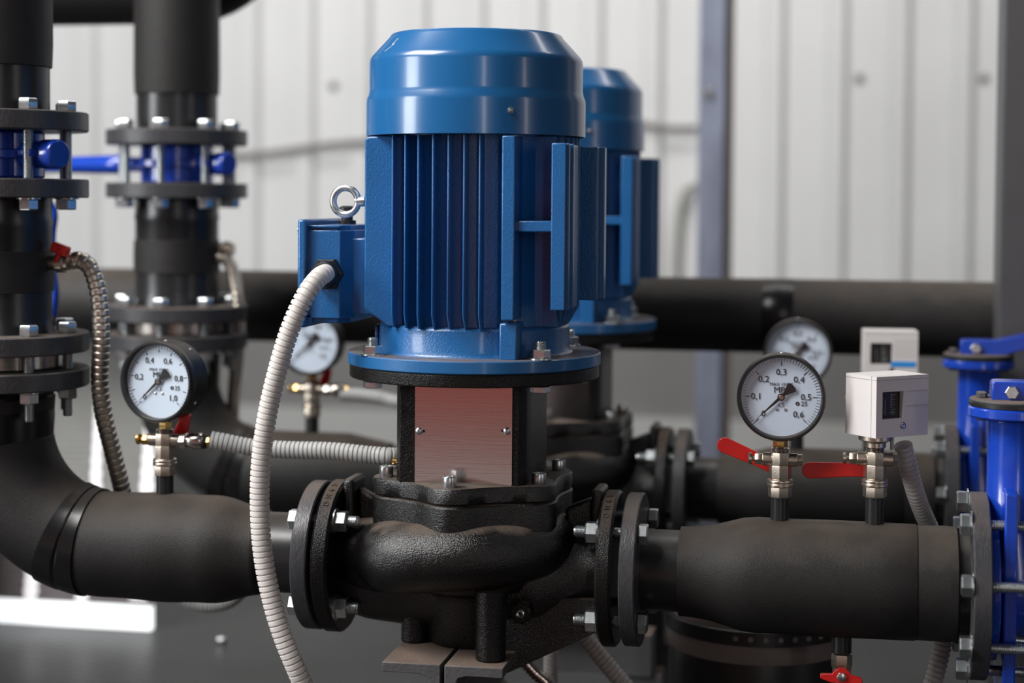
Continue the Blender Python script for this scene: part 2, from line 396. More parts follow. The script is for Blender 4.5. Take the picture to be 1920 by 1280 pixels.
# ------------------------------------------------------------------ PUMP
XF = {}   # face positions along X
for k, px in dict(lg0=585, lg1=614, lb0=622, lb1=652, rb0=1134, rb1=1163, rg0=1177, rg1=1206).items(): XF[k] = at(px, 1050, 0).x
def build_pump():
    u = U
    T = Thing('centrifugal_pump', 'nearest black cast iron pump under the front blue motor', 'pump', (0, 0, Z(1245)))
    br = MB(); disc_z(0, 0, Z(703), Z(680), 234 * u, .001, 96, br)
    xw = .078; f = -.0815
    poly = [(-xw + .008, f), (xw - .008, f), (xw - .001, f + .012), (xw, -.04), (xw, .06), (xw - .015, .078), (-xw + .015, .078), (-xw, .06), (-xw, -.04), (-xw + .001, f + .012)]
    br.prism(poly, Z(888), Z(702))
    bk = T.p('lantern_bracket', br, CAST, bev=.0025)
    px0, px1 = at(778.5, 800, f).x, at(960.5, 800, f).x; z0, z1 = at(870, 911, f).z, at(870, 719, f).z
    rr = .004; MXZ = Matrix(((1, 0, 0, 0), (0, 0, -1, 0), (0, 1, 0, 0), (0, 0, 0, 1)))
    poly = [(px0, z1), (px0, z0 + rr), (px0 + rr * .3, z0 + rr * .3), (px0 + rr, z0), (px1 - rr, z0), (px1 - rr * .3, z0 + rr * .3), (px1, z0 + rr), (px1, z1)]
    cp = T.p('cover_plate', MB().prism(poly, -f - .001, -f + .0012, MXZ), PLATE, bk, label='brushed steel cover plate')
    for sx, s in ((786, 1), (951, -1)):
        P = at(sx, 808, f - .0012); T.inst('plate_screw', 's7', frame((P.x, f - .0012, P.z), -Y_), ZINC, screw(7 * u), bk)
        T.p('screw_slot', MB().box((P.x + s * 5 * u, f - .0014, P.z - 2 * u), (P.x + s * 11 * u, f - .0008, P.z + 2.4 * u)), INK, bk)
    for (o, d) in ((-182, 121), (121, 182), (182, -121), (-121, -182)):
        X, Y = cw(o, d); T.inst('hex_bolt', 'mb', frame((X, Y, Z(703)), -Z_), ZINC, hexhead(18 * u, 12 * u, False), bk)
    br = MB().lathe([(4.2 * u, 0), (5.5 * u, 3 * u), (5.5 * u, 8 * u)], frame(at(733, 863, -.04), (-1, -.1, .15)), 16)
    P = at(736, 864, -.045); Q = (at(760, 868, -.045) - P).normalized()
    br = MB().lathe([(5 * u, 0), (7 * u, 1.5 * u), (7 * u, 9 * u), (4.5 * u, 10 * u)], frame(P, Q), 20); br.hexp(9.5 * u, 10 * u, 24 * u, frame(P, Q)); br.cyl(6 * u, 22 * u, 40 * u, frame(P, Q), 16)
    T.p('vent_plug', br, BRASS, bk, label='small brass vent plug')
    # cover with six lobes
    a0 = math.radians(-15) + math.radians(12.2)
    def lob(base, top):
        def f_(a, h):     # a measured from +X ccw ; camera direction angle
            t = a + PI / 2
            ph = (t - a0) * 6
            w = (.5 + .5 * math.cos(ph)) ** 1.3
            return (base + (top - base) * w) * u
        return f_
    c = MB().lathe([(.985, Z(916)), (1, Z(914)), (1, Z(890)), (.985, Z(887))], n=144, rf=lob(166, 193))
    cv = T.p('casing_cover', c, CASTD, sharp=50)
    for k in range(6):
        t = a0 + k * PI / 3; R = 168 * u
        T.inst('socket_bolt', 'sk', frame((R * math.sin(t), -R * math.cos(t), Z(887)), Z_), ZINC, socket(13 * u, 20 * u), cv)
    v = MB().lathe([(.99, Z(985)), (.995, Z(960)), (1, Z(922)), (.985, Z(919)), (.9, Z(916))], n=144, rf=lob(168, 194))
    pr = [(110, 950), (150, 975), (160, 1010), (160, 1050), (140, 1085), (100, 1100), (92, 1115), (90, 1185), (80, 1200), (10, 1202)]
    v.lathe([(r * u, Z(y)) for r, y in pr], n=96)
    # spiral tube that grows towards the suction neck on the left
    xl = XF['lb1']; xr = XF['rb0']
    def P3(x, y, yy=0): return Vector((x, yy, Z(y)))
    sp = []; rad = []
    for th, RR, y in ((200, 118, 1002), (160, 132, 1002), (120, 142, 1003), (90, 147, 1004), (60, 150, 1006), (30, 152, 1009), (0, 156, 1012), (-25, 163, 1016), (-48, 178, 1022)):
        t = math.radians(th); X, Y = cw(RR * math.sin(t), RR * math.cos(t)); sp.append(P3(X, y, Y))
    sp += [P3(xl + .062, 1034, -.040), P3(xl + .03, 1046, -.016), P3(xl - .010, 1052, -.002)]
    path = smooth_path(sp, .006); n_ = len(path)
    v.sweep(path, lambda q: (44 + 20 * min(1, q / (.006 * n_ * .75)) + (8 if q > .006 * n_ * .88 else 8 * max(0, (q / (.006 * n_) - .70) / .18))) * u, 40)
    path = smooth_path([P3(xl - .012, 1058), P3(xl + .025, 1084), P3(xl + .08, 1094), P3(xl + .14, 1106), P3(.02, 1110)], .006)
    v.sweep(path, lambda q: (72 + 10 * min(1, q / .05)) * u, 48)
    path = smooth_path([P3(xr + .012, 1054), P3(xr - .03, 1060), P3(xr - .08, 1078), P3(.02, 1090)], .006)
    v.sweep(path, lambda q: (66 + 26 * min(1, max(0, (q - .03) / .06))) * u, 48)
    MXZ = Matrix(((1, 0, 0, 0), (0, 0, 1, 0), (0, 1, 0, 0), (0, 0, 0, 1)))
    v.prism([(.0, Z(1090)), (.01, Z(1240)), (.052, Z(1238)), (xr + .004, Z(1150)), (xr + .004, Z(1098))], -.046, .05, MXZ)
    vo = T.p('volute_casing', v, CASTD, bev=.003, sharp=55)
    # bosses and ribs behind the flange tops
    for s, xa, lbl in ((-1, XF['lb1'], 'l'), (1, XF['rb0'], 'r')):
        m = MB(); ztop = at(650, 892, 0).z if s < 0 else at(1130, 912, 0).z
        xa2 = at(673, 900, 0).x if s < 0 else at(1114, 900, 0).x
        m.box((xa, -.024, ztop - .085), (xa2, .03, ztop))
        xq = -s * .0; xb = s * .115 if s < 0 else .112
        m.prism([(xa2, ztop - .012), (xa2, ztop - .07), (xb, ztop - .07), (xb, ztop - .026)], -.006, .012, MXZ)
        T.p('casting_rib', m, CASTD, bev=.005, seg=3)
    for s, x0, x1, nm in ((-1, XF['lb0'], XF['lb1'], 'suction_flange'), (1, XF['rb0'], XF['rb1'], 'discharge_flange')):
        m = disc_x(x0, x1, 144 * u, ZP, mb=MB(), c=.003)
        fo = T.p(nm, m, CAST)
        tx = MB(); R = 144.3 * u
        for i, ch in enumerate('DN65'):
            a = math.radians(52 + i * 8)           # up the front of the rim, towards the top
            n = Vector((0, -math.cos(a), math.sin(a))); pz = Vector(((x0 + x1) / 2, 0, ZP)) + n * R
            t = Vector((0, math.sin(a), math.cos(a)))   # up along the rim
            M = Matrix.Translation(pz) @ Matrix((t, -X_, n)).transposed().to_4x4()
            tx.text(ch, 16 * u, M, .0006)
        T.p('cast_lettering', tx, CAST, fo)
        for k in range(4):
            a = PI / 4 + k * PI / 2; y = 114.5 * u * math.cos(a); z = ZP + 114.5 * u * math.sin(a)
            xs = x1 if s < 0 else x0
            T.inst('stud_nut', 'fn', frame((xs, y, z), X_ * (-s)), ZINC, nutstud(20.5 * u, 24 * u, 11.5 * u, 21 * u), fo)
            T.inst('stud', 'fs', frame((XF['lg1'] - .001 if s < 0 else XF['rb1'] - .001, y, z), X_), ZINC, rod(11 * u, .011 if s < 0 else .0125), fo)
    ft = [(779, 1208, None), (920, 1243, None)]
    for px, py in ((779, 1200), (920, 1236)):
        # foot stands on the beam top plane
        P = on_plane(px, py, ZB)
        m = MB().lathe([(27.5 * u, ZB), (27.5 * u, Z(1140)), (29 * u, Z(1070))], Matrix.Translation((P.x, P.y, 0)), 40)
        T.p('foot', m, CAST, bev=.002)
    for (X, Y) in ((.03, .10), (-.09, .09)):
        m = MB().lathe([(27.5 * u, ZB), (27.5 * u, Z(1160)), (30 * u, Z(1090))], Matrix.Translation((X, Y, 0)), 40); T.p('foot', m, CAST, bev=.002)
    # drain screw
    P = at(975, 1150, -.070)
    m = MB().lathe([(8 * u, .02), (8 * u, -.001), (6 * u, -.002), (3 * u, -.0005), (3 * u, .001), (.0001, .0015)][::-1], frame((P.x, P.y, P.z), Y_), 20)
    T.p('drain_screw', m, ZINC); 
    m = MB().cyl(20 * u, .001, .04, frame((P.x, P.y, P.z), Y_), 28); T.p('drain_boss', m, CAST, bev=.002)
    return T.o
def on_plane(px, py, z):
    d = RC.to_3x3() @ Vector(((px - 960) / F, (PP - py) / F, -1)); t = (z - CAM.z) / d.z
    return CAM + d * t
YBM = -.125
ZB = at(716, 1240, YBM).z
ZF = at(200, 1177, .90).z
motor = build_motor()
pump = build_pump()
# ------------------------------------------------------------------ support channels and stand
chan = {}
for (xa, xb, web, nm, lab) in ((716, 825, 1, 'l', 'dusty steel channel beam under the left front foot of the front pump'), (833, 943, -1, 'r', 'dusty steel channel beam under the right front foot of the front pump')):
    x0, x1 = at(xa, 1250, YBM).x, at(xb, 1250, YBM).x; t = .0115; h = .11
    m = MB(); MXZ = Matrix(((1, 0, 0, 0), (0, 0, 1, 0), (0, 1, 0, 0), (0, 0, 0, 1)))
    tw = .013
    if web > 0: poly = [(x0, ZB), (x1, ZB), (x1, ZB - h), (x0, ZB - h), (x0, ZB - h + t), (x1 - tw - .008, ZB - h + t), (x1 - tw, ZB - h + t + .008), (x1 - tw, ZB - t - .010), (x1 - tw - .003, ZB - t - .003), (x1 - tw - .012, ZB - t), (x0, ZB - t)]
    else: poly = [(x1, ZB), (x0, ZB), (x0, ZB - h), (x1, ZB - h), (x1, ZB - h + t), (x0 + tw + .008, ZB - h + t), (x0 + tw, ZB - h + t + .008), (x0 + tw, ZB - t - .010), (x0 + tw + .003, ZB - t - .003), (x0 + tw + .012, ZB - t), (x1, ZB - t)]
    m.prism(poly, YBM, .16, MXZ)
    chan[nm] = solo('channel_beam', m, BEAM, lab, 'beam', (x0, YBM, ZB - h), group='channel beams under the pumps', bev=.001)
T = Thing('steel_stand', 'dark steel stand carrying the front pump channels', 'stand', (0, 0, 0))
m = MB(); zs = ZB - .11
m.box((-.16, -.10, zs - .06), (.16, -.04, zs)); m.box((-.16, .08, zs - .06), (.16, .14, zs)); T.p('cross_beam', m, BEAM)
for x in (-.15, .15):
    for y in (-.07, .11):
        T.p('leg', MB().box((x - .025, y - .025, ZF), (x + .025, y + .025, zs - .058)), BEAM)
stand = T.o
# ------------------------------------------------------------------ PIPE helpers
def straight(x0, x1, prof, n=64, z=ZP):
    """profile list of (x, r) along X"""
    return MB().lathe([(r, x) for x, r in prof], frame((0, 0, z), X_), n)
XR = at(-2, 600, 0).x
ZRc = at(200, 1027, 0).z
RB = 220 * mpp(at(100, 950, 0))
def elbow_path(a0, a1, n, dx=0):
    out = []
    for i in range(n + 1):
        a = math.radians(a0 + (a1 - a0) * i / n); out.append(Vector((XR + RB - RB * math.cos(a), 0, ZP + RB - RB * math.sin(a))))
    return out
def Zr(y): return at(-2, y, 0).z
RF, RPB, RPI = .111, .0635, .0672
def flange_bolts(T, parent, zseat_top, zseat_bot, r=.089, n=8, ph=math.radians(5.4), stick=.0, top=True, bot=True, R=.0125):
    for k in range(n):
        a = ph + k * 2 * PI / n; x, y = XR + r * math.cos(a), r * math.sin(a)
        if top: T.inst('hex_bolt', 'rb%.3f' % R, frame((x, y, zseat_top), Z_), ZINC, hexhead(R, .014, False), parent)
        if bot: T.inst('stud_nut', 'rn%.3f%.3f' % (R, stick), frame((x, y, zseat_bot), -Z_), ZINC, nutstud(R, .015, .0062, stick), parent)
# ---- suction pipe with elbow
xn = at(309, 925, 0).x
T = Thing('suction_pipe', 'insulated suction pipe curving from the front left riser to the front pump', 'pipe', (XR, 0, ZP))
re = .066
pth = [Vector((XR, 0, Zr(742))), Vector((XR, 0, Zr(765))), Vector((XR, 0, ZP + RB + .01))] + elbow_path(0, 66.5, 26)
T.p('elbow', MB().sweep(pth, lambda s: re if s > .06 else .069 - .004 * min(1, s / .05) + .0012 * math.sin(s * 420), 64), INS, label='foam covered elbow')
T.p('elbow_collar', MB().sweep([Vector((XR, 0, Zr(738))), Vector((XR, 0, Zr(780))), Vector((XR, 0, Zr(822)))], lambda s: .0675 + .001 * math.sin(s * 300), 64), TAPE)
pth = elbow_path(65.5, 82.5, 30); Lb = RB * math.radians(17)
T.p('tape_band', MB().sweep(pth, lambda s: .0672 + (.0012 if s < Lb * .5 else .0006) - (.0012 if abs(s - Lb * .52) < .0016 else 0), 64), TAPE, label='smooth black tape band')
pth = elbow_path(82, 90, 8); x = pth[-1].x; xe = at(498, 1030, 0).x
while x < xe: x += .004; pth.append(Vector((x, 0, ZP)))
acc = [0]
for i in range(1, len(pth)): acc.append(acc[-1] + (pth[i] - pth[i - 1]).length)
LL = acc[-1]
def rr_(s):
    q = LL - s; r = .0655 + .0022 * math.exp(-((s - .10) / .03) ** 2) + .002 * math.exp(-((s - .19) / .03) ** 2)
    if q < .075: r = .0525 + (r - .0525) * (.5 - .5 * math.cos(PI * max(0, q) / .075)) + 0
    if q < .004: r -= (.004 - q) * .8
    return r
T.p('pipe_insulation', MB().sweep(pth, rr_, 72), INS, sharp=50, label='dusty black foam insulation')
T.p('bare_pipe', MB().cyl(.0487, at(470, 1040, 0).x, XF['lg0'] + .002, frame((0, 0, ZP), X_), 64), PIPE)
fo = T.p('flange', disc_x(XF['lg0'], XF['lg1'], 141 * U, ZP), GREYF)
for k in range(4):
    a = PI / 4 + k * PI / 2
    T.inst('hex_bolt', 'fb', frame((XF['lg0'], 114.5 * U * math.cos(a), ZP + 114.5 * U * math.sin(a)), -X_), ZINC, hexhead(20 * U, 18 * U, False), fo)
T.p('gauge_stub', MB().cyl(.0107, ZP + .05, at(309, 889, 0).z, Matrix.Translation((xn, 0, 0)), 28), PIPE)
fl = T.p('riser_flange', disc_z(XR, 0, Zr(722), Zr(688), RF), GREYF)
for k in range(8):
    a = math.radians(5.4) + k * PI / 4
    T.inst('stud_nut', 'rn2', frame((XR + .089 * math.cos(a), .089 * math.sin(a), Zr(722)), -Z_), ZINC, nutstud(.0125, .015, .0062, .022 if k % 2 == 0 else .002), fl)
    T.inst('stud', 'rs2', frame((XR + .089 * math.cos(a), .089 * math.sin(a), Zr(690)), Z_), ZINC, rod(.0065, Zr(656) - Zr(690)), fl)
suction = T.o
# ---- check valve disc
T = Thing('check_valve', 'thin stainless wafer valve clamped between the front left riser flanges', 'valve', (XR, 0, Zr(689)))
T.p('valve_body', disc_z(XR, 0, Zr(687), Zr(657), .080, .002, 72, MB()), STEEL)
T.p('gasket', disc_z(XR, 0, Zr(688.5), Zr(686), .0825, .0002, 60, MB()), BPLAS)
check = T.o
# ---- spool
T = Thing('riser_spool', 'short black pipe between the blue valve and lower flanges, front left', 'pipe', (XR, 0, Zr(657)))
fl = T.p('flange', disc_z(XR, 0, Zr(657), Zr(622), RF), GREYF)
flange_bolts(T, fl, Zr(622), 0, bot=False)
T.p('pipe_body', MB().lathe([(.069, Zr(624)), (.0665, Zr(606)), (.0655, Zr(590)), (.0655, Zr(425)), (.0672, Zr(415)), (.0655, Zr(405)), (.066, Zr(368))], Matrix.Translation((XR, 0, 0)), 64), PIPE)
T.p('insulation_band', MB().lathe([(.0650, Zr(546)), (.0678, Zr(545)), (.0682, Zr(505)), (.0675, Zr(470)), (.065, Zr(469))], Matrix.Translation((XR, 0, 0)), 64), INS)
fl = T.p('flange', disc_z(XR, 0, Zr(370), Zr(335), RF), GREYF)
flange_bolts(T, fl, 0, Zr(370), top=False)
spool = T.o
# ---- butterfly valve
T = Thing('butterfly_valve', 'blue wafer butterfly valve on the front left riser', 'valve', (XR, 0, Zr(333)))
T.p('valve_body', MB().lathe([(.055, Zr(334)), (.057, Zr(331)), (.057, Zr(250)), (.055, Zr(247))], Matrix.Translation((XR, 0, 0)), 64).lathe([(.05, Zr(300)), (.074, Zr(297)), (.074, Zr(282)), (.05, Zr(279))], Matrix.Translation((XR, 0, 0)), 64), VBLUE, bev=.001)
a = math.radians(-24); D = Vector((math.cos(a), math.sin(a), 0)); zc = Zr(290)
nk = MB().lathe([(.014, .04), (.014, .085), (.018, .088), (.018, .112), (.016, .115)], frame((XR, 0, zc), D), 32)
nk.lathe([(.017, .05), (.017, .078)], frame((XR, 0, Zr(291)), D), 24)
T.p('stem_neck', nk, VBLUE, bev=.001)
S = Vector((-D.y, D.x, 0))
m = MB(); M = frame((XR, 0, zc), Z_); MM = Matrix.Translation((XR, 0, zc)) @ Matrix.Rotation(a, 4, 'Z')
m.box((.02, -.028, -.003), (.093, .028, .006), MM); T.p('rib_plate', m, VBLUE, bev=.002)
Dl = Vector((-.93, .36, 0)); m = MB(); MM2 = Matrix.Translation((XR, 0, zc)) @ Matrix.Rotation(math.atan2(Dl.y, Dl.x), 4, 'Z')
m.lathe([(.012, .05), (.012, .115), (.0155, .12), (.0155, .145), (.013, .30)], frame((XR, 0, zc), Dl), 24)
T.p('lever', m, VBLUE, label='blue tapered hand lever')
for k in range(8):
    a = math.radians(5.4) + k * PI / 4
    T.inst('stud', 'rs1', frame((XR + .089 * math.cos(a), .089 * math.sin(a), Zr(335)), Z_), ZINC, rod(.0065, Zr(244) - Zr(335)))
bfly = T.o
# ---- riser top
T = Thing('riser_pipe', 'insulated vertical pipe above the blue valve, front left', 'pipe', (XR, 0, Zr(246)))
fl = T.p('flange', disc_z(XR, 0, Zr(246), Zr(210), RF), GREYF)
flange_bolts(T, fl, Zr(210), 0, bot=False)
T.p('bare_pipe', MB().cyl(RPB, Zr(212), Zr(60), Matrix.Translation((XR, 0, 0)), 64), PIPE)
T.p('pipe_insulation', MB().lathe([(.063, Zr(127)), (.0665, Zr(125)), (.0675, Zr(80)), (.067, Zr(-60)), (.067, Zr(-300))], Matrix.Translation((XR, 0, 0)), 64), INS)
rtop = T.o
# ------------------------------------------------------------------ discharge pipe
def xp(px): return at(px, 1080, 0).x
T = Thing('discharge_pipe', 'thick insulated discharge pipe from the front pump to the front blue valve', 'pipe', (xp(1206), 0, ZP))
fo = T.p('flange', disc_x(XF['rg0'], XF['rg1'], 141 * U, ZP), GREYF)
for k in range(4):
    a = PI / 4 + k * PI / 2
    T.inst('hex_bolt', 'fb', frame((XF['rg1'], 114.5 * U * math.cos(a), ZP + 114.5 * U * math.sin(a)), X_), ZINC, hexhead(20 * U, 18 * U, False), fo)
T.p('bare_pipe', MB().cyl(.0475, XF['rg1'] - .002, xp(1290), frame((0, 0, ZP), X_), 64), PIPE)
pr = [(1275, .0485), (1276, .0520), (1300, .0525), (1335, .0555), (1365, .0605), (1392, .0652), (1420, .0668), (1470, .0662), (1550, .0668), (1640, .0664), (1716, .0660), (1719, .0645)]
T.p('pipe_insulation', straight(0, 0, [(xp(p), r) for p, r in pr], 96), INS, sharp=50, label='dusty dark grey foam insulation')
pr = [(1718, .0640), (1719, .0650), (1770, .0655), (1792, .0648), (1796, .060)]
T.p('end_sleeve', straight(0, 0, [(xp(p), r) for p, r in pr], 96), INS)
T.p('pipe_end', MB().cyl(.0572, xp(1790), xp(1825), frame((0, 0, ZP), X_), 64), PIPE)
GX0, GX1 = xp(1815), xp(1849); RG = .1055
fo = T.p('valve_flange', disc_x(GX0, GX1, RG, ZP), GREYF)
GA = [math.radians(33.7 + 45 * k) for k in range(8)]
for a in GA:
    y, z = -.094 * math.sin(a), ZP + .094 * math.cos(a)
    T.inst('hex_bolt', 'gb', frame((GX0, y, z), -X_), ZINC, hexhead(.0128, .0115, True), fo)
for px, nm in ((1462, 1), (1640, 2)):
    P = at(px, 940, 0); T.p('gauge_stub', MB().cyl(.0106, ZP + .05, at(px, 930, 0).z, Matrix.Translation((P.x, 0, 0)), 28), PIPE)
P = at(1578, 1200, 0); T.p('drain_stub', MB().cyl(.0115, at(1578, 1222, 0).z, ZP - .05, Matrix.Translation((P.x, 0, 0)), 28), PIPE)
disch = T.o
# ------------------------------------------------------------------ gate valve
vx = at(1903, 760, 0).x
T = Thing('gate_valve', 'nearest bright blue flanged valve at the right edge', 'valve', (vx, 0, ZP - .1))
b = MB().lathe([(.082, GX1 + .001), (.083, GX1 + .004), (.083, GX1 + .010), (.056, GX1 + .014), (.056, GX1 + .105), (.083, GX1 + .108), (.083, GX1 + .12)], frame((0, 0, ZP), X_), 64)
b.lathe([(.058, ZP), (.058, ZP + .03), (.03, at(1903, 960, 0).z), (.0295, at(1903, 792, 0).z), (.031, at(1903, 786, 0).z)], Matrix.Translation((vx, 0, 0)), 48)
T.p('valve_body', b, VBLUE, bev=.001, sharp=50)
la, lb = at(1880, 1000, -.04).x, at(1905, 1000, -.04).x
T.p('lug_plate', MB().box((la, -.066, ZP - .125), (lb, .066, at(1890, 918, -.04).z)), VBLUE, bev=.0025, seg=3)
zf0, zf1 = at(1903, 781, 0).z, at(1903, 761, 0).z
T.p('bonnet_flange', disc_z(vx, 0, zf0, zf1, .0515, .002), VBLUE)
T.p('gasket', disc_z(vx, 0, zf1, zf1 + .0055, .0505, .0008, mb=MB()), BPLAS)
T.p('top_plate', disc_z(vx, 0, zf1 + .0055, zf1 + .0085, .050, .0008, mb=MB()), BEAM)
zt = zf1 + .0085
x0 = at(1860, 730, -.018).x
MXZ = Matrix(((1, 0, 0, 0), (0, 0, 1, 0), (0, 1, 0, 0), (0, 0, 0, 1)))
yk = MB().prism([(x0, zt - .001), (x0, zt + .019), (x0 + .005, zt + .0205), (x0 + .05, zt + .0205), (x0 + .09, zt + .03), (x0 + .30, zt + .05), (x0 + .30, zt + .035), (x0 + .09, zt + .008), (x0 + .06, zt - .001)], -.018, .018, MXZ)
T.p('lever', yk, VBLUE, bev=.0015)
P = at(1897, 735, -.018); T.inst('hex_bolt', 'yb', frame((P.x, -.018, P.z), -Y_), ZINC, hexhead(.0078, .006, False))
for (dx, dy) in ((-.036, .012), (-.02, .034), (.036, -.01), (-.036, -.0)):
    T.inst('cap_bolt', 'cb', frame((vx + dx, dy, zt), Z_), BEAM, hexhead(.006, .006, False)); 
    T.inst('cap_nut', 'cn', frame((vx + dx, dy, zf0), -Z_), BEAM, hexhead(.006, .005, False))
for a in GA:
    y, z = -.094 * math.sin(a), ZP + .094 * math.cos(a)
    T.inst('threaded_rod', 'gr', frame((GX1 - .001, y, z), X_), ZINC, lambda mb: mb.thread(.0063, 0, .15, .0023))
gate = T.o
T = Thing('outlet_pipe', 'black outlet pipe bolted on beyond the nearest blue valve', 'pipe', (GX1 + .12, 0, ZP))
fo = T.p('flange', disc_x(GX1 + .1215, GX1 + .142, RG, ZP), GREYF)
for a_ in GA: T.inst('stud_nut', 'on', frame((GX1 + .142, -.094 * math.sin(a_), ZP + .094 * math.cos(a_)), X_), ZINC, hexhead(.0128, .0115, True), fo)
T.p('pipe_body', MB().cyl(.0572, GX1 + .140, GX1 + .75, frame((0, 0, ZP), X_), 64), PIPE)
outp = T.o
# ------------------------------------------------------------------ gauges, valves, switches
def text_m(x, z, y=-.0007): return Matrix.Translation((x, y, z)) @ Matrix.Rotation(PI / 2, 4, 'X')
def gauge(loc, rz, label, kind, R=.0505, fwd=.016, hc=.0515, detail=True):
    """origin at the bottom of the stem; dial faces local -Y"""
    T = Thing('pressure_gauge', label, 'pressure gauge', loc, rz, local=True)
    C = Vector((0, 0, hc + .0085)); M = frame(C, -Y_)           # local z -> -Y
    T.p('case', MB().lathe([(R * .9, -.026), (R * .97, -.022), (R * .97, fwd - .008)], M, 72), BEZ)
    T.p('bezel', MB().lathe([(R * .97, fwd - .009), (R, fwd - .002), (R, fwd + .0035), (R * .975, fwd + .0055), (R * .93, fwd + .0055), (R * .90, fwd + .001), (R * .90, fwd - .009)], M, 80, closed=True), BEZ, label='black ring bezel')
    dz = fwd - .004
    d = T.p('dial', MB().cyl(R * .915, dz - .002, dz, M, 72), DIAL, label='pale blue white dial')
    MD = Matrix.Translation(C + Vector((0, -dz, 0)))
    s = MB(); n = 60 if kind == 'a' else 50; maj = 10 if kind == 'a' else 5
    def ray(f, r0, r1, w):
        a = math.radians(225 - 270 * f); c, q = math.cos(a), math.sin(a)
        Mt = MD @ Matrix.Translation((0, -.0003, 0)) @ Matrix.Rotation(PI / 2, 4, 'X') @ Matrix.Rotation(a, 4, 'Z')
        s.box((r0, -w, -.0002), (r1, w, .0002), Mt)
    for i in range(n + 1): ray(i / n, R * .80, R * .885, .00016)
    for i in range(0, n + 1, maj): ray(i / n, R * .71, R * .80 if kind == 'a' else R * .78, .00038)
    T.p('scale_marks', s, INK, d)
    t = MB(); 
    labs = [(i / 6, '0' if i == 0 else '0,%d' % i) for i in range(7)] if kind == 'a' else [(0, '0'), (.2, '0,2'), (.4, '0,4'), (.6, '0,6'), (.8, '0,8'), (1, '1,0')]
    for f, l in labs:
        a = math.radians(225 - 270 * f); rr = R * (.56 if f not in (0, 1) else .56)
        t.text(l, R * .205, MD @ text_m(rr * math.cos(a), rr * math.sin(a)), .0001)
    t.text('MPa', R * .2, MD @ text_m(0, R * .155), .0001); t.text('MAX 150°C', R * .105, MD @ text_m(0, R * .285), .0001)
    t.text('1,5', R * .13, MD @ text_m(0, -R * .19), .0001); t.text('25', R * .15, MD @ text_m(R * .52, -R * .15), .0001)
    T.p('numerals', t, INK, d)
    g = MB(); g.lathe([(R * .045, .0), (R * .045, .0004), (R * .02, .0004), (R * .02, 0)], frame(C + Vector((R * .37, -dz - .0002, -R * .145)), -Y_), 16, closed=True)
    T.p('approval_mark', g, INK, d)
    for x in (-.09, .10): T.inst('rivet', 'rv', frame(C + Vector((x * R, -dz, -R * .29)), -Y_), ZINC, lambda mb: mb.lathe([(.0019, 0), (.0016, .0009), (.0001, .0014)], None, 16), d)
    # needle
    a = math.radians(225 - 2); Mn = MD @ Matrix.Translation((0, -.0028, 0)) @ Matrix.Rotation(PI / 2, 4, 'X') @ Matrix.Rotation(a, 4, 'Z')
    nd = MB().prism([(R * .78, 0), (R * .1, R * .035), (-R * .1, R * .04), (-R * .34, R * .13), (-R * .38, R * .06), (-R * .38, -R * .06), (-R * .34, -R * .13), (-R * .1, -R * .04), (R * .1, -R * .035)], -.0003, .0003, Mn)
    nd.cyl(R * .085, -.0006, .0006, Mn, 24)
    ne = T.p('needle', nd, INK, d)
    T.inst('pivot', 'pv', frame(C + Vector((0, -dz - .0034, 0)), -Y_), STEEL, lambda mb: mb.lathe([(.003, -.003), (.003, 0), (.0024, .0006), (.0001, .0006)], None, 20), ne)
    T.p('glass', MB().cyl(R * .905, fwd + .0005, fwd + .0015, M, 64), GLASS)
    for aa in (90, -33, 52 if kind == 'b' else -33.5):
        a = math.radians(aa); n_ = Vector((math.cos(a), 0, math.sin(a))); T.inst('case_screw', 'cs', frame(C + n_ * R * .965 + Vector((0, .004 if aa != 52 else .012, 0)), n_), ZINC, screw(.0022))
    st = MB().hexp(.0085, 0, .0085, Matrix.Translation((0, .003, 0)), 6, .05); st.cyl(.006, .004, .012, Matrix.Translation((0, .003, 0)), 20)
    T.p('stem', st, BRASS, label='brass hexagon stem')
    return T.o
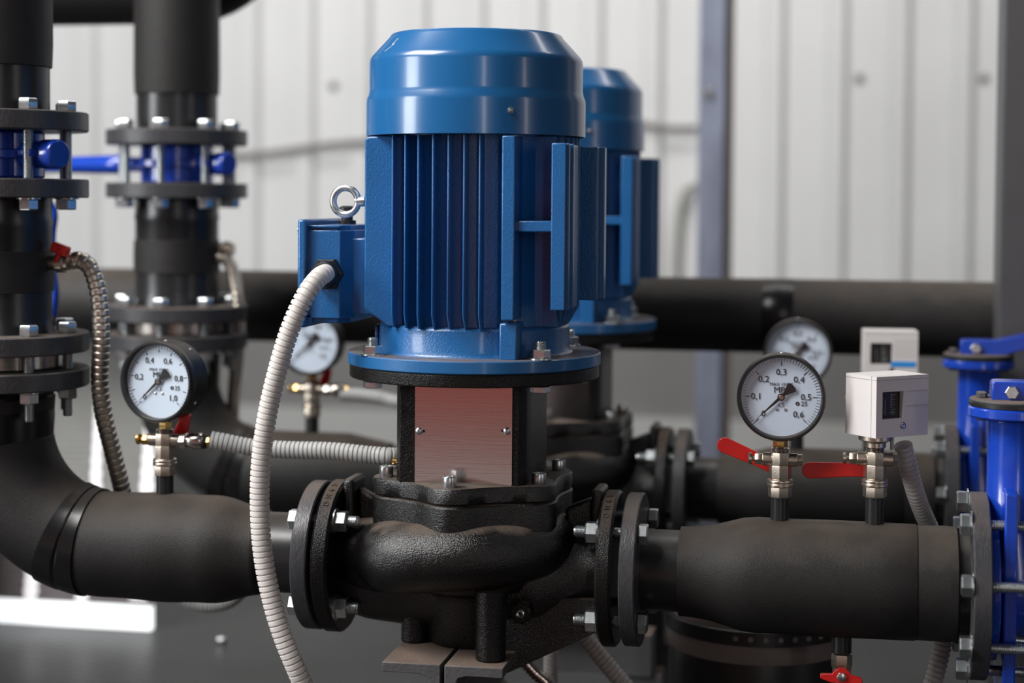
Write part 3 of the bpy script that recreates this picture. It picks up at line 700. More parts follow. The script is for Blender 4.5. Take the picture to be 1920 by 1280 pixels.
def ball_valve(loc, rz, label, handle, right='plug', left='knob', scale=1.0, handle_col=None):
    T = Thing('ball_valve', label, 'valve', loc, rz, local=True); k = .000622 * scale
    b = MB().hexp(22 * k, 0, 20 * k, None, 8, .03)
    b.lathe([(21 * k, 19 * k), (24 * k, 21 * k), (24 * k, 25 * k), (22 * k, 27 * k), (24 * k, 29 * k), (23.5 * k, 32 * k), (20 * k, 35 * k)], None, 40)
    b.hexp(21 * k, 34 * k, 60 * k, None, 8, .02); b.hexp(20 * k, 58 * k, 84 * k, None, 8, .04)
    b.cyl(12.5 * k, -32 * k, 32 * k, frame((0, 0, 70 * k), X_), 28)
    b.cyl(11 * k, 0, 26 * k, frame((0, 0, 47 * k), Y_), 24)
    T.p('valve_body', b, NICK, bev=.0004)
    T.p('thread_top', MB().thread(17.5 * k, 83 * k, 94 * k, 2.4 * k), STEEL)
    if left == 'knob':
        m = MB().hexp(11.5 * k, 31 * k, 47 * k, frame((0, 0, 70 * k), -X_)); m.cyl(4 * k, 46 * k, 53 * k, frame((0, 0, 70 * k), -X_), 12); m.lathe([(10 * k, 52 * k), (10.5 * k, 53 * k), (10.5 * k, 58 * k), (9 * k, 59 * k)], frame((0, 0, 70 * k), -X_), 28)
        T.p('test_port_cap', m, BRASS if right != 'plug' else NICK)
    if right == 'plug':
        m = MB().hexp(12 * k, 31 * k, 41 * k, frame((0, 0, 70 * k), X_)); T.p('plug', m, NICK)
    else:
        Mx = frame((0, 0, 70 * k), X_)
        m = MB().hexp(17 * k, 33 * k, 47 * k, Mx); m.lathe([(12 * k, 46 * k), (12 * k, 52 * k), (15 * k, 53 * k), (17 * k, 58 * k), (17 * k, 76 * k), (15 * k, 80 * k)], Mx, 32); T.p('pressure_sensor', m, STEEL, label='steel sensor body')
        m = MB().lathe([(14 * k, 79 * k), (15 * k, 81 * k), (15 * k, 85 * k), (13 * k, 87 * k)], Mx, 32); T.p('sensor_seal', m, BPLAS)
        m = MB().hexp(10 * k, 86 * k, 100 * k, Mx); T.p('sensor_tail', m, BRASS)
    # lever handle behind the body
    if handle:
        ang_, L, w, dz0 = handle
        Mh = Matrix.Translation((0, 27 * k, 47 * k)) @ Matrix.Rotation(math.radians(ang_), 4, 'Y')
        L *= k; w *= k
        poly = [(-.1 * w, -.5 * w), (L * .35, -.42 * w)] + [(L - w / 2 + w / 2 * math.cos(t), w / 2 * math.sin(t)) for t in [(-90 + 15 * i) * PI / 180 for i in range(13)]] + [(L * .35, .42 * w), (-.1 * w, .5 * w)]
        MXZ2 = Matrix(((1, 0, 0, 0), (0, 0, 1, 0), (0, 1, 0, 0), (0, 0, 0, 1)))
        h = MB().prism([(-x, z) for x, z in poly], -2.5 * k, 2.5 * k, Mh @ MXZ2)
        T.p('lever_handle', h, RED, bev=.0012, seg=3, label='red coated lever handle')
        T.inst('lever_nut', 'ln', Matrix.Translation((0, 29 * k, 47 * k)) @ frame((0, 0, 0), Y_), ZINC, hexhead(6 * k, 5 * k, False))
    return T.o
P = at(1462, 931, 0); KV = .000622
bv1 = ball_valve((P.x, 0, P.z), 0, 'nickel valve under the front right gauge, red lever tilted up left', (22, 128, 30, 0))
g1 = gauge((P.x, -.002, P.z + 93 * KV), math.radians(3), 'nearest right round pressure gauge, scale to 0,6 MPa, above the red lever', 'a')
P = at(1640, 931, 0)
bv2 = ball_valve((P.x, 0, P.z), math.radians(0), 'nickel valve under the front white switch box, red lever lying level', (-3, 134, 31, 0))
PS = P
P = at(309, 890, 0)
bv3 = ball_valve((P.x, 0, P.z), 0, 'nickel valve with sensor under the front left gauge', None, right='sensor')
T = None
g2 = gauge((P.x, -.002, P.z + 93 * KV), math.radians(-9), 'round pressure gauge scaled to 1,0 MPa on the front left insulated pipe', 'b')
# short red butterfly handle of that valve
k = KV; q = MB()
MXZ2 = Matrix(((1, 0, 0, 0), (0, 0, 1, 0), (0, 1, 0, 0), (0, 0, 0, 1)))
q.prism([(4 * k, 78 * k), (24 * k, 122 * k), (42 * k, 118 * k), (36 * k, 84 * k), (26 * k, 70 * k)], .018, .024, MXZ2)
q.box((4 * k, .012, 64 * k), (16 * k, .022, 84 * k))
o = bpy.data.objects.new('wing_handle', q.mesh('wing_handle', RED)); COL.objects.link(o); o.parent = bv3; o['label'] = 'red wing handle'; bevel(o, .0012)
def switch(loc, rz, label, strip=False, stemx=-.024):
    T = Thing('pressure_switch', label, 'pressure switch', loc, rz, local=True); W, D, H = .077, .053, .0695
    z0 = .012; x0 = -W / 2 - stemx * 0
    ox = -stemx
    b = MB(); 
    # housing with a window opening on the front
    wx0, wx1 = ox - W / 2 + .009, ox - W / 2 + .040; wz0, wz1 = z0 + .021, z0 + .052
    f = -D / 2
    b.box((ox - W / 2, f + .008, z0), (ox + W / 2, D / 2, z0 + H))
    for (a, c, e, g) in ((ox - W / 2, wx0, z0, z0 + H), (wx1, ox + W / 2, z0, z0 + H), (wx0, wx1, z0, wz0), (wx0, wx1, wz1, z0 + H)): b.box((a, f, e), (c, f + .009, g))
    ho = T.p('housing', b, WBOX)
    for z in (z0 + H - .004,): T.p('lid_seam', MB().box((ox - W / 2 - .0002, f - .0002, z - .0003), (ox + W / 2 + .0002, D / 2, z + .0003)), PRINT, ho)
    gr = MB()
    for z in ((.74, .50) if not strip else (.80, .72, .64, .56, .48)): gr.box((ox + .004, f - .0003, z0 + H * z - .0003), (ox + W / 2 - .001, f + .0002, z0 + H * z + .0003))
    T.p('front_grooves', gr, PRINT, ho)
    wn = T.p('display_window', MB().box((wx0, f + .0065, wz0), (wx1, f + .0082, wz1)), DARKP, label='dark printed scale card')
    pm = MB()
    for i in range(9): pm.box((wx0 + .018, f + .006, wz0 + .004 + i * .0028), (wx0 + .018 + (.004 if i % 2 else .006), f + .0067, wz0 + .0044 + i * .0028))
    pm.box((wx0 + .0175, f + .006, wz0 + .012), (wx0 + .018, f + .0067, wz1 - .003)); pm.box((wx0 + .009, f + .006, wz0 + .004), (wx0 + .0096, f + .0067, wz1 - .009))
    for i in range(6): pm.box((wx0 + .004, f + .006, wz0 + .005 + i * .0035), (wx0 + .006, f + .0067, wz0 + .0058 + i * .0035))
    T.p('card_print', pm, PRINT, wn)
    T.p('card_stripe', MB().box((wx0 + .016, f + .006, wz0 + .0055), (wx0 + .024, f + .0066, wz0 + .0078)), mat('green_print', (.08, .16, .13), .5), wn)
    if strip: T.p('blue_strip', MB().box((ox + .0, f - .0006, z0 + .0175), (ox + W / 2 - .003, f + .0002, z0 + .0255)), PBLUE)
    sx = ox + .001
    T.inst('cover_screw', 'sw', frame((sx, f, z0 + .0125), -Y_), STEEL, lambda mb: mb.lathe([(.0042, -.001), (.0042, .0005), (.0030, .0012), (.0012, .0012), (.0001, .0004)], None, 24))
    c = MB().hexp(.0195, .0055, z0 + .001, None, 12, .08); c.lathe([(.012, -.002), (.012, .003), (.016, .0055)], None, 32)
    T.p('pressure_port', c, NICK)
    c = MB().cyl(.0022, -.012, .01, Matrix.Translation((ox + .012, .004, z0 - .008)), 12); T.p('cable', c, DPVC)
    return T.o
sw1 = switch((PS.x, 0, PS.z + 96 * KV), math.radians(40), 'nearest white pressure switch box turned to the right, above the level red lever', stemx=-.016)
# ------------------------------------------------------------------ conduits and hoses
def ribbed(path_pts, r, pitch, m, name, label, cat, group=None, inner=.86, n=24, duty=.72, kind=None):
    step = pitch / 8; P = smooth_path(path_pts, step)
    def rf(q):
        f = (q / pitch + .01) % 1.0
        return r if f < duty else r * inner
    return solo(name, MB().sweep(P, rf, n), m, label, cat, P[0], group=group, kind=kind, sharp=35)
p = [at(611, 512, -.093), at(598, 520, -.112), at(578, 545, -.128), at(557, 585, -.135), at(536, 640, -.138), at(515, 715, -.138), at(499, 790, -.138), at(489, 870, -.138), at(487, 950, -.138), at(492, 1030, -.138), at(505, 1105, -.138), at(526, 1180, -.138), at(556, 1255, -.135), at(592, 1330, -.12), at(640, 1400, -.10), at(690, 1450, -.06)]
cA = ribbed(p, .0113, .00665, WPVC, 'cable_conduit', 'long white ribbed conduit hanging from the front motor terminal box', 'conduit', inner=.80)
p = [at(396, 824, .001), at(420, 828, .004), at(470, 838, .012), at(540, 843, .016), at(620, 845, .018), at(690, 852, .02), at(750, 856, .03), at(820, 858, .12), at(860, 900, .17)]
cB = ribbed(p, .0108, .0057, GPVC, 'cable_conduit', 'pale grey ribbed conduit from the front left gauge valve to the front pump', 'conduit', inner=.86)
p = [at(1693, 834, .028), at(1701, 866, .036), at(1714, 915, .055), at(1730, 960, .085), at(1752, 1010, .10), at(1772, 1080, .10), at(1775, 1150, .09), at(1768, 1205, .08), at(1752, 1270, .07), at(1725, 1340, .06)]
cC = ribbed(p, .0108, .0062, DPVC, 'cable_conduit', 'dark grey ribbed conduit dropping from the front white switch box behind the pipe', 'conduit', inner=.84)
p = [at(1000, 1080, .14), at(1062, 1150, .15), at(1092, 1188, .15), at(1140, 1248, .15), at(1180, 1295, .15), at(1250, 1380, .15)]
ribbed(p, .0108, .0062, DPVC, 'cable_conduit', 'dim grey ribbed conduit slanting down right below the front pump', 'conduit')
p = [at(1032, 1120, .22), at(1033, 1180, .22), at(1033, 1240, .22), at(1032, 1320, .22)]
ribbed(p, .0098, .006, DPVC, 'cable_conduit', 'dim grey ribbed conduit hanging vertically below the front pump', 'conduit')
p = [at(985, 1240, .10), at(1005, 1262, .10), at(1030, 1285, .10), at(1060, 1330, .10)]
ribbed(p, .0085, .0048, STEEL, 'metal_hose', 'shiny corrugated metal hose at the bottom edge under the front pump', 'hose', inner=.8)
p = [at(330, 1110, .25), at(360, 1130, .25), at(395, 1136, .25), at(430, 1128, .25), at(455, 1108, .25)]
ribbed(p, .009, .006, GPVC, 'cable_conduit', 'grey conduit sagging just below the front left insulated pipe', 'conduit')
def metal_hose(pts, label, r=.0112):
    pitch = .0088; P = smooth_path(pts, pitch / 5)
    def rf(s):
        f = (s / pitch + .08) % 1.0
        return r * (.88 if f < .19 else 1.0)
    return solo('metal_hose', MB().sweep(P, rf, 24), STEEL, label, 'hose', P[0], sharp=22)
hosem = mat('dull_stainless_hose', (.62, .57, .50), .38, 1.0, bump=.1, bscale=200)
p = [at(127, 491, .02), at(148, 488, .02), at(166, 498, .02), at(180, 530, .02), at(188, 580, .02), at(190, 640, .02), at(187, 710, .022), at(194, 775, .03), at(212, 850, .045), at(228, 915, .06), at(245, 1000, .09), at(270, 1100, .10)]
h1 = metal_hose(p, 'jointed metal hose arching from the red handled cock on the front left riser'); h1.data.materials[0] = hosem
# ------------------------------------------------------------------ small cock on the riser
T = Thing('drain_cock', 'small brass cock with red handle on the front left riser', 'valve', tuple(at(100, 490, .0)))
P = at(96, 492, .005)
m = MB().lathe([(.008, -.02), (.010, .008), (.013, .009), (.013, .018), (.010, .019), (.010, .024)], frame(P, X_), 24); T.p('cock_body', m, NICK)
c = at(114, 468, -.004); MM = Matrix.Translation(c) @ Matrix.Rotation(math.radians(20), 4, 'Y')
m = MB().box((-.012, -.006, -.006), (.011, .006, .007), MM).box((-.003, -.004, -.02), (.003, .004, 0), MM); T.p('cock_handle', m, RED, bev=.002)
cock = T.o
# ------------------------------------------------------------------ drain valve at the bottom right
P = at(1578, 1258, 0)
T = Thing('ball_valve', 'small brass drain valve with red wing handle below the front discharge pipe', 'valve', (P.x, 0, P.z), 0, local=True); k = .0006
T.p('valve_body', MB().hexp(20 * k, 8 * k, 34 * k, None, 6, .03).lathe([(14 * k, -40 * k), (17 * k, -30 * k), (18 * k, -10 * k), (18 * k, 8 * k)], None, 32), NICK)
m = MB().prism([(-40 * k, 1 * k), (-40 * k, -8 * k), (-20 * k, -15 * k), (20 * k, -15 * k), (40 * k, -13 * k), (38 * k, -3 * k), (18 * k, 2 * k), (14 * k, 9 * k), (7 * k, 14 * k), (-5 * k, 14 * k), (-13 * k, 9 * k), (-18 * k, 2 * k)], .014, .019, Matrix(((1, 0, 0, 0), (0, 0, -1, 0), (0, 1, 0, 0), (0, 0, 0, 1))))
T.p('wing_handle', m, RED, bev=.001, label='red wing handle')
T.inst('handle_nut', 'hn', frame((0, -.019, -2 * k), -Y_), ZINC, hexhead(9 * k, 6 * k, False))
T.inst('handle_nut', 'hn2', frame((0, -.008, -2 * k), -Y_), NICK, lambda mb: mb.cyl(.006, -.004, .008, None, 16))
# ================================================================== BACK ROW (second pump line)
GB = 'second pump line'
m2 = dup(motor, BACK, 'blue electric motor partly hidden behind the nearest motor')
p2 = dup(pump, BACK, 'black cast iron pump behind the front pump, blurred')
for o, l in ((chan['l'], 'channel beam under the left front foot of the rear pump'), (chan['r'], 'channel beam under the right front foot of the rear pump')): dup(o, BACK, l)
dup(stand, BACK, 'dark steel stand carrying the rear pump channels')
d2 = dup(disch, BACK, 'insulated discharge pipe of the rear pump behind the front one')
dup(outp, BACK, 'black outlet pipe bolted on beyond the rear blue valve')
v2 = dup(gate, BACK, 'blue flanged valve behind the nearest blue valve, lever rising right')
DXR = at(332, 300, YB).x - XR
RBK = BACK + Vector((DXR, 0, 0))
s2 = dup(suction, RBK, 'insulated suction pipe curving to the rear pump', skip=('gauge_stub', 'bare_pipe', 'flange', 'pipe_insulation'))
T = Thing('suction_pipe_run', 'straight insulated pipe leading into the rear pump inlet', 'pipe', (XF['lg0'] - .3, YB, ZP))
xs = XR + DXR + RB * (1 - math.cos(math.radians(76)))
a = MB().lathe([(.064, xs - .002), (.0665, xs + .01), (.066, at(470, 1030, 0).x - .05), (.0525, at(498, 1030, 0).x)], frame((0, YB, ZP), X_), 64); T.p('pipe_insulation', a, INS)
T.p('bare_pipe', MB().cyl(.0487, at(470, 1040, 0).x, XF['lg0'] + .002, frame((0, YB, ZP), X_), 64), PIPE)
T.p('flange', disc_x(XF['lg0'], XF['lg1'], 141 * U, ZP, YB), GREYF)
sx2 = at(585, 800, YB).x
T.p('gauge_stub', MB().cyl(.0107, ZP + .05, at(309, 889, 0).z, Matrix.Translation((sx2, YB, 0)), 28), PIPE)
dup(check, RBK, 'thin stainless wafer valve between the rear left riser flanges')
dup(spool, RBK, 'short black pipe below the blue valve on the rear left riser')
dup(bfly, RBK, 'blue butterfly valve on the rear left riser, lever pointing left')
dup(rtop, RBK, 'insulated vertical pipe above the blue valve, rear left riser')
dup(cock, RBK, 'small cock on the rear left riser', skip=('cock_handle',))
off = Vector((sx2 - bv3.location.x, YB, 0))
dup(bv3, off, 'nickel valve with sensor under the blurred left gauge')
g4 = dup(g2, off + Vector((0, 0, 0)), 'blurred round pressure gauge half hidden by the hanging white conduit'); g4.rotation_euler = (0, 0, math.radians(2))
dup(bv1, BACK, 'nickel valve under the blurred gauge behind the front right gauge', skip=('lever_handle', 'lever_nut'))
dup(g1, BACK, 'blurred round pressure gauge peeking out behind the front right gauge')
dup(bv2, BACK, 'nickel valve under the rear white switch box', skip=('lever_handle', 'lever_nut'))
PB = at(1667, 700, YB)
sw2 = switch((PB.x, YB, PS.z + 96 * KV + .008), math.radians(4), 'rear white switch box with a blue strip, seen above the nearest one', strip=True, stemx=0)
p = [at(640, 738, YB), at(680, 741, YB), at(720, 747, YB), at(760, 757, YB), at(820, 770, YB + .05), at(870, 790, YB + .12)]
ribbed(p, .0108, .0057, GPVC, 'cable_conduit', 'blurred pale conduit from the rear left gauge valve to the rear pump', 'conduit')
p = [at(408, 482, YB), at(425, 486, YB), at(437, 510, YB), at(444, 550, YB), at(448, 600, YB + .01), at(446, 660, YB + .02), at(440, 720, YB + .03), at(436, 790, YB + .04), at(440, 860, YB + .1)]
h2 = metal_hose(p, 'blurred metal hose arching beside the rear left riser', .0105); h2.data.materials[0] = hosem
# lever of another valve behind the front riser
P = [at(86, 372, .30), at(101, 398, .30), at(97, 440, .30), at(98, 500, .30), at(103, 550, .30), at(98, 592, .30)]
solo('valve_lever', MB().sweep(smooth_path(P, .01), .0062, 12), VBLUE, 'thin blue lever peeking out behind the front left riser', 'lever', P[0])
# ------------------------------------------------------------------ header pipes
YH = .82
zA, zB_ = at(1560, 524, YH), at(1560, 664, YH); rH = (zA.z - zB_.z) / 2; zH = (zA.z + zB_.z) / 2
T = Thing('header_pipe', 'thick dark insulated header pipe running horizontally along the wall', 'pipe', (-2.2, YH, zH))
xE = at(1874, 600, YH).x
T.p('pipe_insulation', MB().lathe([(rH * .9, -2.4), (rH, -2.39), (rH * 1.01, -1), (rH, 0), (rH, at(1432, 600, YH).x)], frame((0, YH, zH), X_), 64), INS)
T.p('tape_band', MB().lathe([(rH * .99, at(1430, 600, YH).x), (rH * 1.012, at(1432, 600, YH).x), (rH * 1.012, at(1488, 600, YH).x), (rH * .99, at(1490, 600, YH).x)], frame((0, YH, zH), X_), 64), TAPE, label='glossy tape band')
T.p('pipe_insulation', MB().lathe([(rH, at(1488, 600, YH).x), (rH, xE), (rH * .96, xE + .003)], frame((0, YH, zH), X_), 64), INS)
for i, px in enumerate((-90, 885)):
    x = at(px, 900, YH).x; T.p('pipe_leg', MB().box((x - .03, YH - .03, ZF), (x + .03, YH + .03, zH - rH + .004)), BEAM)
YO = .74
zo = at(250, 46, YO).z; ro = .075; xo = at(405, 20, YO).x
T = Thing('overhead_pipe', 'dark insulated pipe crossing behind the risers at the top left', 'pipe', (xo - .6, YO, zo + ro))
pth = [Vector((xo - 1.3 + i * .05, YO, zo + ro)) for i in range(26)] + [Vector((xo - .05 + .11 * math.sin(t), YO, zo + ro + .11 * (1 - math.cos(t)))) for t in [math.radians(8 * i) for i in range(1, 12)]] + [Vector((xo + .06, YO, zo + ro + .11 + .1 * i)) for i in range(1, 8)]
T.p('pipe_insulation', MB().sweep(pth, ro, 48), INS)
# ------------------------------------------------------------------ round vessel with perforated strap, lower right
C = at(1420, 1190, .30)
T = Thing('expansion_vessel', 'dark round vessel with pale collar and perforated strap under the discharge pipes', 'vessel', (C.x, .30, 0))
vz = at(1420, 1205, .18).z; R = .118
T.p('vessel_body', MB().lathe([(R * .80, ZF), (R, ZF + .02), (R, vz - .045), (R * .99, vz - .03)], Matrix.Translation((C.x, .3, 0)), 64), BPLAS)
T.p('pale_collar', MB().lathe([(R * .985, vz - .032), (R * 1.01, vz - .022), (R * 1.01, vz + .006), (R * .93, vz + .03), (R * .85, vz + .034)], Matrix.Translation((C.x, .3, 0)), 64), mat('pale_tape', (.20, .17, .155), .6, bump=.3, bscale=150), label='pale wrapped collar')
st = MB().lathe([(R * 1.02, vz - .006), (R * 1.035, vz - .005), (R * 1.035, vz + .013), (R * 1.02, vz + .014)], Matrix.Translation((C.x, .3, 0)), 64)
so = T.p('perforated_strap', st, BPLAS, label='black perforated strap')
hm = MATS['pale_tape']
for i in range(10):
    a = math.radians(-100 + i * 9); n_ = Vector((math.cos(a), math.sin(a), 0)); T.inst('strap_hole', 'sh', frame(Vector((C.x, .3, vz + .004)) + n_ * R * 1.034, n_), hm, lambda mb: mb.cyl(.0034, 0, .0006, None, 16), so)
T.p('vessel_top', MB().lathe([(R * .86, vz + .03), (R * .86, vz + .05), (R * .5, vz + .07), (R * .3, vz + .10)], Matrix.Translation((C.x, .3, 0)), 48), BPLAS)
# black support tube bottom right area
# ------------------------------------------------------------------ setting
WY = 3.3
def ribwall():
    m = MB(); per = .183; x = at(1475, 300, WY).x - per * 40; pts = []
    for i in range(62):
        pts += [(x, 0), (x + .112, 0), (x + .120, -.024), (x + .164, -.024), (x + .183 - .002, 0)]; x += per
    zb = ZF; zt = 3.2; vs = []; fs = []
    for (a, b) in pts: vs += [(a, WY + b, zb), (a, WY + b, zt)]
    n = len(pts)
    for i in range(n - 1): fs.append((2 * i, 2 * i + 2, 2 * i + 3, 2 * i + 1))
    vs2 = [(pts[0][0], WY + .06, zb), (pts[0][0], WY + .06, zt), (pts[-1][0], WY + .06, zb), (pts[-1][0], WY + .06, zt)]
    m.add(vs + vs2, fs); return m, pts[0][0], pts[-1][0]
WALL = mat('white_ribbed_sheet', (.62, .62, .62), .5, var=.03, vscale=3, spec=.4)
m, wx0, wx1 = ribwall()
o = bpy.data.objects.new('wall_back', m.mesh('wall_back', WALL, sharp=20)); COL.objects.link(o); tag(o, 'white ribbed sheet metal wall behind the pumps', 'wall', kind='structure')
DG = mat('dark_grey_plinth', (.15, .145, .14), .5, var=.12, vscale=2.5, bump=.1, bscale=20)
zpl = at(1600, 620, WY).z
o = solo('trim_1', MB().box((wx0, WY - .10, ZF), (wx1, WY - .022, zpl)), DG, 'dark grey metal plinth along the foot of the wall', 'trim', (0, WY - .06, 0), kind='structure')
FL = mat('floor_chequer_plate', (.024, .024, .024), .38, spec=.13, bump=.0, var=.15, vscale=3, rvar=.06)
nt = FL.node_tree; N = nt.nodes; L = nt.links
tcn = N.new('ShaderNodeTexCoord'); w1 = N.new('ShaderNodeTexVoronoi'); w1.inputs['Scale'].default_value = 28
mp = N.new('ShaderNodeMapping'); mp.inputs['Rotation'].default_value = (0, 0, .78); mp.inputs['Scale'].default_value = (1, 2.2, 1); w1.inputs['Randomness'].default_value = .1
L.new(tcn.outputs['Object'], mp.inputs[0]); L.new(mp.outputs[0], w1.inputs['Vector']); bp = N.new('ShaderNodeBump'); bp.inputs['Strength'].default_value = .35; bp.inputs['Distance'].default_value = .003
L.new(w1.outputs['Distance'], bp.inputs['Height']); L.new(bp.outputs[0], N['Principled BSDF'].inputs['Normal'])
o = solo('floor', MB().box((-6, -5, ZF - .05), (7, WY + .1, ZF)), FL, 'dark chequer plate floor', 'floor', (0, 0, 0), kind='structure')
# ribbed gate at the lower left; glowing band and patches imitate light on it
yd = .90; xd1 = at(285, 1150, yd).x; xd0 = xd1 - .75
BAND_GLOW = mat('painted_light_band', (.8, .8, .8), .5, em=(.93, .97, 1.0), ems=1.1)
PATCH_GLOW = mat('painted_light_patch', (.8, .8, .8), .5, em=(.96, .93, .97), ems=.5)
SH = mat('pale_grey_slats', (.30, .30, .285), .45, var=.05)
SH2 = mat('mauve_grey_slats', (.17, .15, .155), .45, var=.05)
T = Thing('ribbed_gate_1', 'low ribbed gate with painted glowing light patches, standing at the lower left', 'window', (xd1 - .375, yd, ZF), kind='structure')  # a gate, not a window; its glowing patches imitate light
zband0, zband1 = at(200, 1176, yd).z, at(200, 1131, yd).z
T.p('glow_band', MB().box((xd0, yd - .006, ZF + .001), (xd1, yd + .01, zband1)), BAND_GLOW)
hs = at(200, 900, yd).z - at(200, 911.5, yd).z
def slats(z, z1):
    sl = MB()
    while z < z1:
        sl.box((xd0, yd - .006, z), (xd1, yd + .01, z + hs * .86)); sl.box((xd0, yd - .002, z + hs * .84), (xd1, yd + .01, z + hs * 1.01)); z += hs
    return sl, z
sl, zz = slats(zband1 + .001, at(200, 985, yd).z); T.p('lower_slats', sl, SH2)
sl, zz = slats(zz, at(200, 560, yd).z); T.p('upper_slats', sl, SH)
MXZs = Matrix(((1, 0, 0, 0), (0, 0, 1, 0), (0, 1, 0, 0), (0, 0, 0, 1)))
def glow_patch(px, w, y0, y1, taper=0):
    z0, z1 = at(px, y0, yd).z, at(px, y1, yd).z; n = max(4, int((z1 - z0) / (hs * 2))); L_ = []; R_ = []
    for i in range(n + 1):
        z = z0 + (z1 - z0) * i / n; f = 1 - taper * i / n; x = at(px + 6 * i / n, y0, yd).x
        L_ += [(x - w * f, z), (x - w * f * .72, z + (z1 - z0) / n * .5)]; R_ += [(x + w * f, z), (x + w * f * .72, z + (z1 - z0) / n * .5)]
    T.p('light_patch', MB().prism(L_ + R_[::-1], yd - .0072, yd - .004, MXZs), PATCH_GLOW)
glow_patch(60, .015, 1124, 1050); glow_patch(156, .014, 1124, 1060); glow_patch(262, .019, 1124, 1090)
glow_patch(182, .013, 935, 740, .5); glow_patch(278, .016, 935, 780, .4)
zt_ = at(1600, 786, WY).z; zb_ = at(1600, 848, WY).z
o = solo('trim_2', MB().box((wx0, WY - .13, ZF), (wx1, WY - .10, zt_)), mat('pale_base_strip', (.34, .34, .33), .5), 'pale base strip at the foot of the dark plinth', 'trim', (0, WY - .11, ZF), kind='structure')
P = on_plane(415, 1206, ZF)
solo('hex_nut', MB().hexp(.009, 0, .010, Matrix.Translation((P.x, P.y, ZF))), ZINC, 'single shiny nut lying on the floor, lower left', 'nut', (P.x, P.y, ZF))
# steel post in front of the wall, pipe side column
yp = 2.2
T = Thing('steel_post', 'blue grey galvanised upright in front of the white wall', 'post', (at(1335, 300, yp).x, yp, 0))
xa, xb, xc = at(1308, 300, yp).x, at(1358, 300, yp).x, at(1372, 300, yp).x
T.p('channel', MB().box((xa, yp, ZF), (xb, yp + .05, 3.1)), GALV, bev=.003)
T.p('edge_strip', MB().box((xb, yp + .012, ZF), (xc, yp + .05, 3.1)), mat('brown_grey_edge', (.10, .085, .075), .5), label='brown grey edge strip')
P = at(1328, 176, yp); T.inst('hex_bolt', 'pb', frame((P.x, yp, P.z), -Y_), ZINC, hexhead(.012, .01, True))
yc = .66
xa = at(1878, 300, yc).x
o = solo('steel_column', MB().box((xa, yc, ZF), (xa + .16, yc + .12, 3.1)), mat('dark_grey_column', (.068, .066, .070), .5, var=.05), 'broad dark grey square column at the right edge', 'column', (xa + .08, yc + .06, 0), bev=.004)
# cables on the wall
def wallcable(pts, r, m, label, name='wall_cable', cat='cable'):
    P = smooth_path(pts, .02); return solo(name, MB().sweep(P, r, 10), m, label, cat, P[0])
WC = mat('grey_cable', (.16, .15, .14), .5)
yw = WY - .035
wallcable([at(380, 292, yw), at(470, 290, yw), at(540, 282, yw), at(600, 273, yw), at(660, 267, yw), at(760, 262, yw), at(900, 245, yw), at(1100, 222, yw), at(1200, 232, yw), at(1250, 240, yw), at(1310, 240, yw)], .009, WC, 'grey cable running across the white wall behind the motors')
wallcable([at(1262, 560, yw), at(1263, 480, yw), at(1270, 400, yw), at(1283, 355, yw), at(1305, 343, yw)], .012, mat('pale_grey_tube', (.45, .45, .42), .4), 'pale bent tube on the wall beside the galvanised upright', 'bent_tube', 'tube')
for i, (px, py) in enumerate(((1611, 146), (1846, 146), (622, 160))):
    P = at(px, py, WY - .022); s = MB().lathe([(.014, 0), (.014, .004), (.008, .008)], frame((P.x, WY - .001, P.z), -Y_), 16)
    solo('wall_screw', s, WC, ['small roofing screw in the white wall, left of the two right of the upright', 'small roofing screw in the white wall beside the dark column', 'small roofing screw in the white wall left of the nearest motor'][i], 'screw', (P.x, WY - .001, P.z), group='roofing screws in the wall')
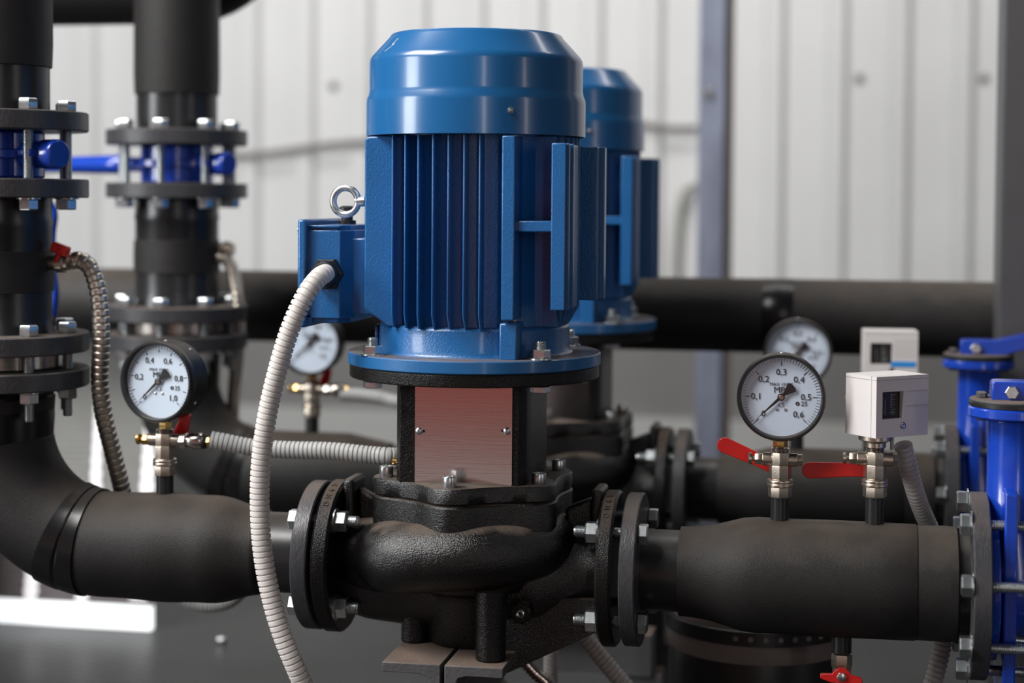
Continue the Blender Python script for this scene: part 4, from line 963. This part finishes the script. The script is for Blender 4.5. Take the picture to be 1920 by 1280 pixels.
# hall wall behind the camera, and objects added for the metal to mirror
o = solo('wall_front', MB().box((-6, -5.1, ZF), (7, -5, 4.2)), mat('far_wall_paint', (.10, .097, .094), .7), 'plain wall on the camera side of the hall', 'wall', (0, -5, 0), kind='structure')
REDP = mat('red_brown_reflector_paint', (.33, .05, .035), .5)
T = Thing('red_reflector', 'red brown block added behind the camera for its reflection', 'reflector', (.7, -3.4, 0))  # unseen block put in to give the metal its red reflection
T.p('body', MB().box((-2.2, -3.7, ZF + .03), (1.2, -3.3, 1.35)), REDP, bev=.01)
T.p('reflector_base', MB().box((-2.15, -3.68, ZF), (1.15, -3.32, ZF + .031)), BPLAS)
solo('reflector_sheet', MB().box((-2.0, -3.2, ZF), (.6, -1.7, ZF + .012)), mat('pale_reflector', (.28, .27, .26), .6), 'pale sheet added on the floor behind the camera for its reflection', 'added_sheet', (-.5, -2.2, ZF))  # unseen sheet put in so the steel plate mirrors something bright
# ------------------------------------------------------------------ light
def area(name, loc, target, sx, sy, power, col=(1, 1, 1)):
    l = bpy.data.lights.new(name, 'AREA'); l.shape = 'RECTANGLE'; l.size = sx; l.size_y = sy; l.energy = power; l.color = col
    o = bpy.data.objects.new(name, l); COL.objects.link(o); o.location = loc
    o.rotation_euler = (Vector(target) - Vector(loc)).to_track_quat('-Z', 'Y').to_euler(); return o
area('skylight_panel', (-1.9, -1.2, 3.6), (0, .1, .9), 2.0, 1.3, 185, (1, .98, .96))
area('window_left', (-4.4, -2.6, 2.1), (0, 0, 1.1), 1.3, 1.8, 130, (.95, .98, 1))
area('window_slot', (1.7, -4.6, 1.8), (0, 0, 1.2), .26, 2.6, 18, (1, .95, .93))
area('window_slot_far', (4.2, -2.0, 1.7), (0, 0, 1.2), .25, 2.2, 10, (1, .93, .93))
area('wall_wash_fill', (.3, 1.6, 4.4), (.2, 3.3, 1.6), 5.0, .6, 95, (1, .99, .98))  # area light added above the frame to brighten the back wall
w = bpy.data.worlds.new('world'); sc.world = w; w.use_nodes = True
w.node_tree.nodes['Background'].inputs[0].default_value = (.78, .80, .82, 1); w.node_tree.nodes['Background'].inputs[1].default_value = .06
sc.view_settings.view_transform = 'Standard'; sc.view_settings.look = 'None'; sc.view_settings.gamma = 1; sc.view_settings.use_curve_mapping = False
sc.view_settings.exposure = 0.0
sc.cycles.use_denoising = True; sc.cycles.max_bounces = 6
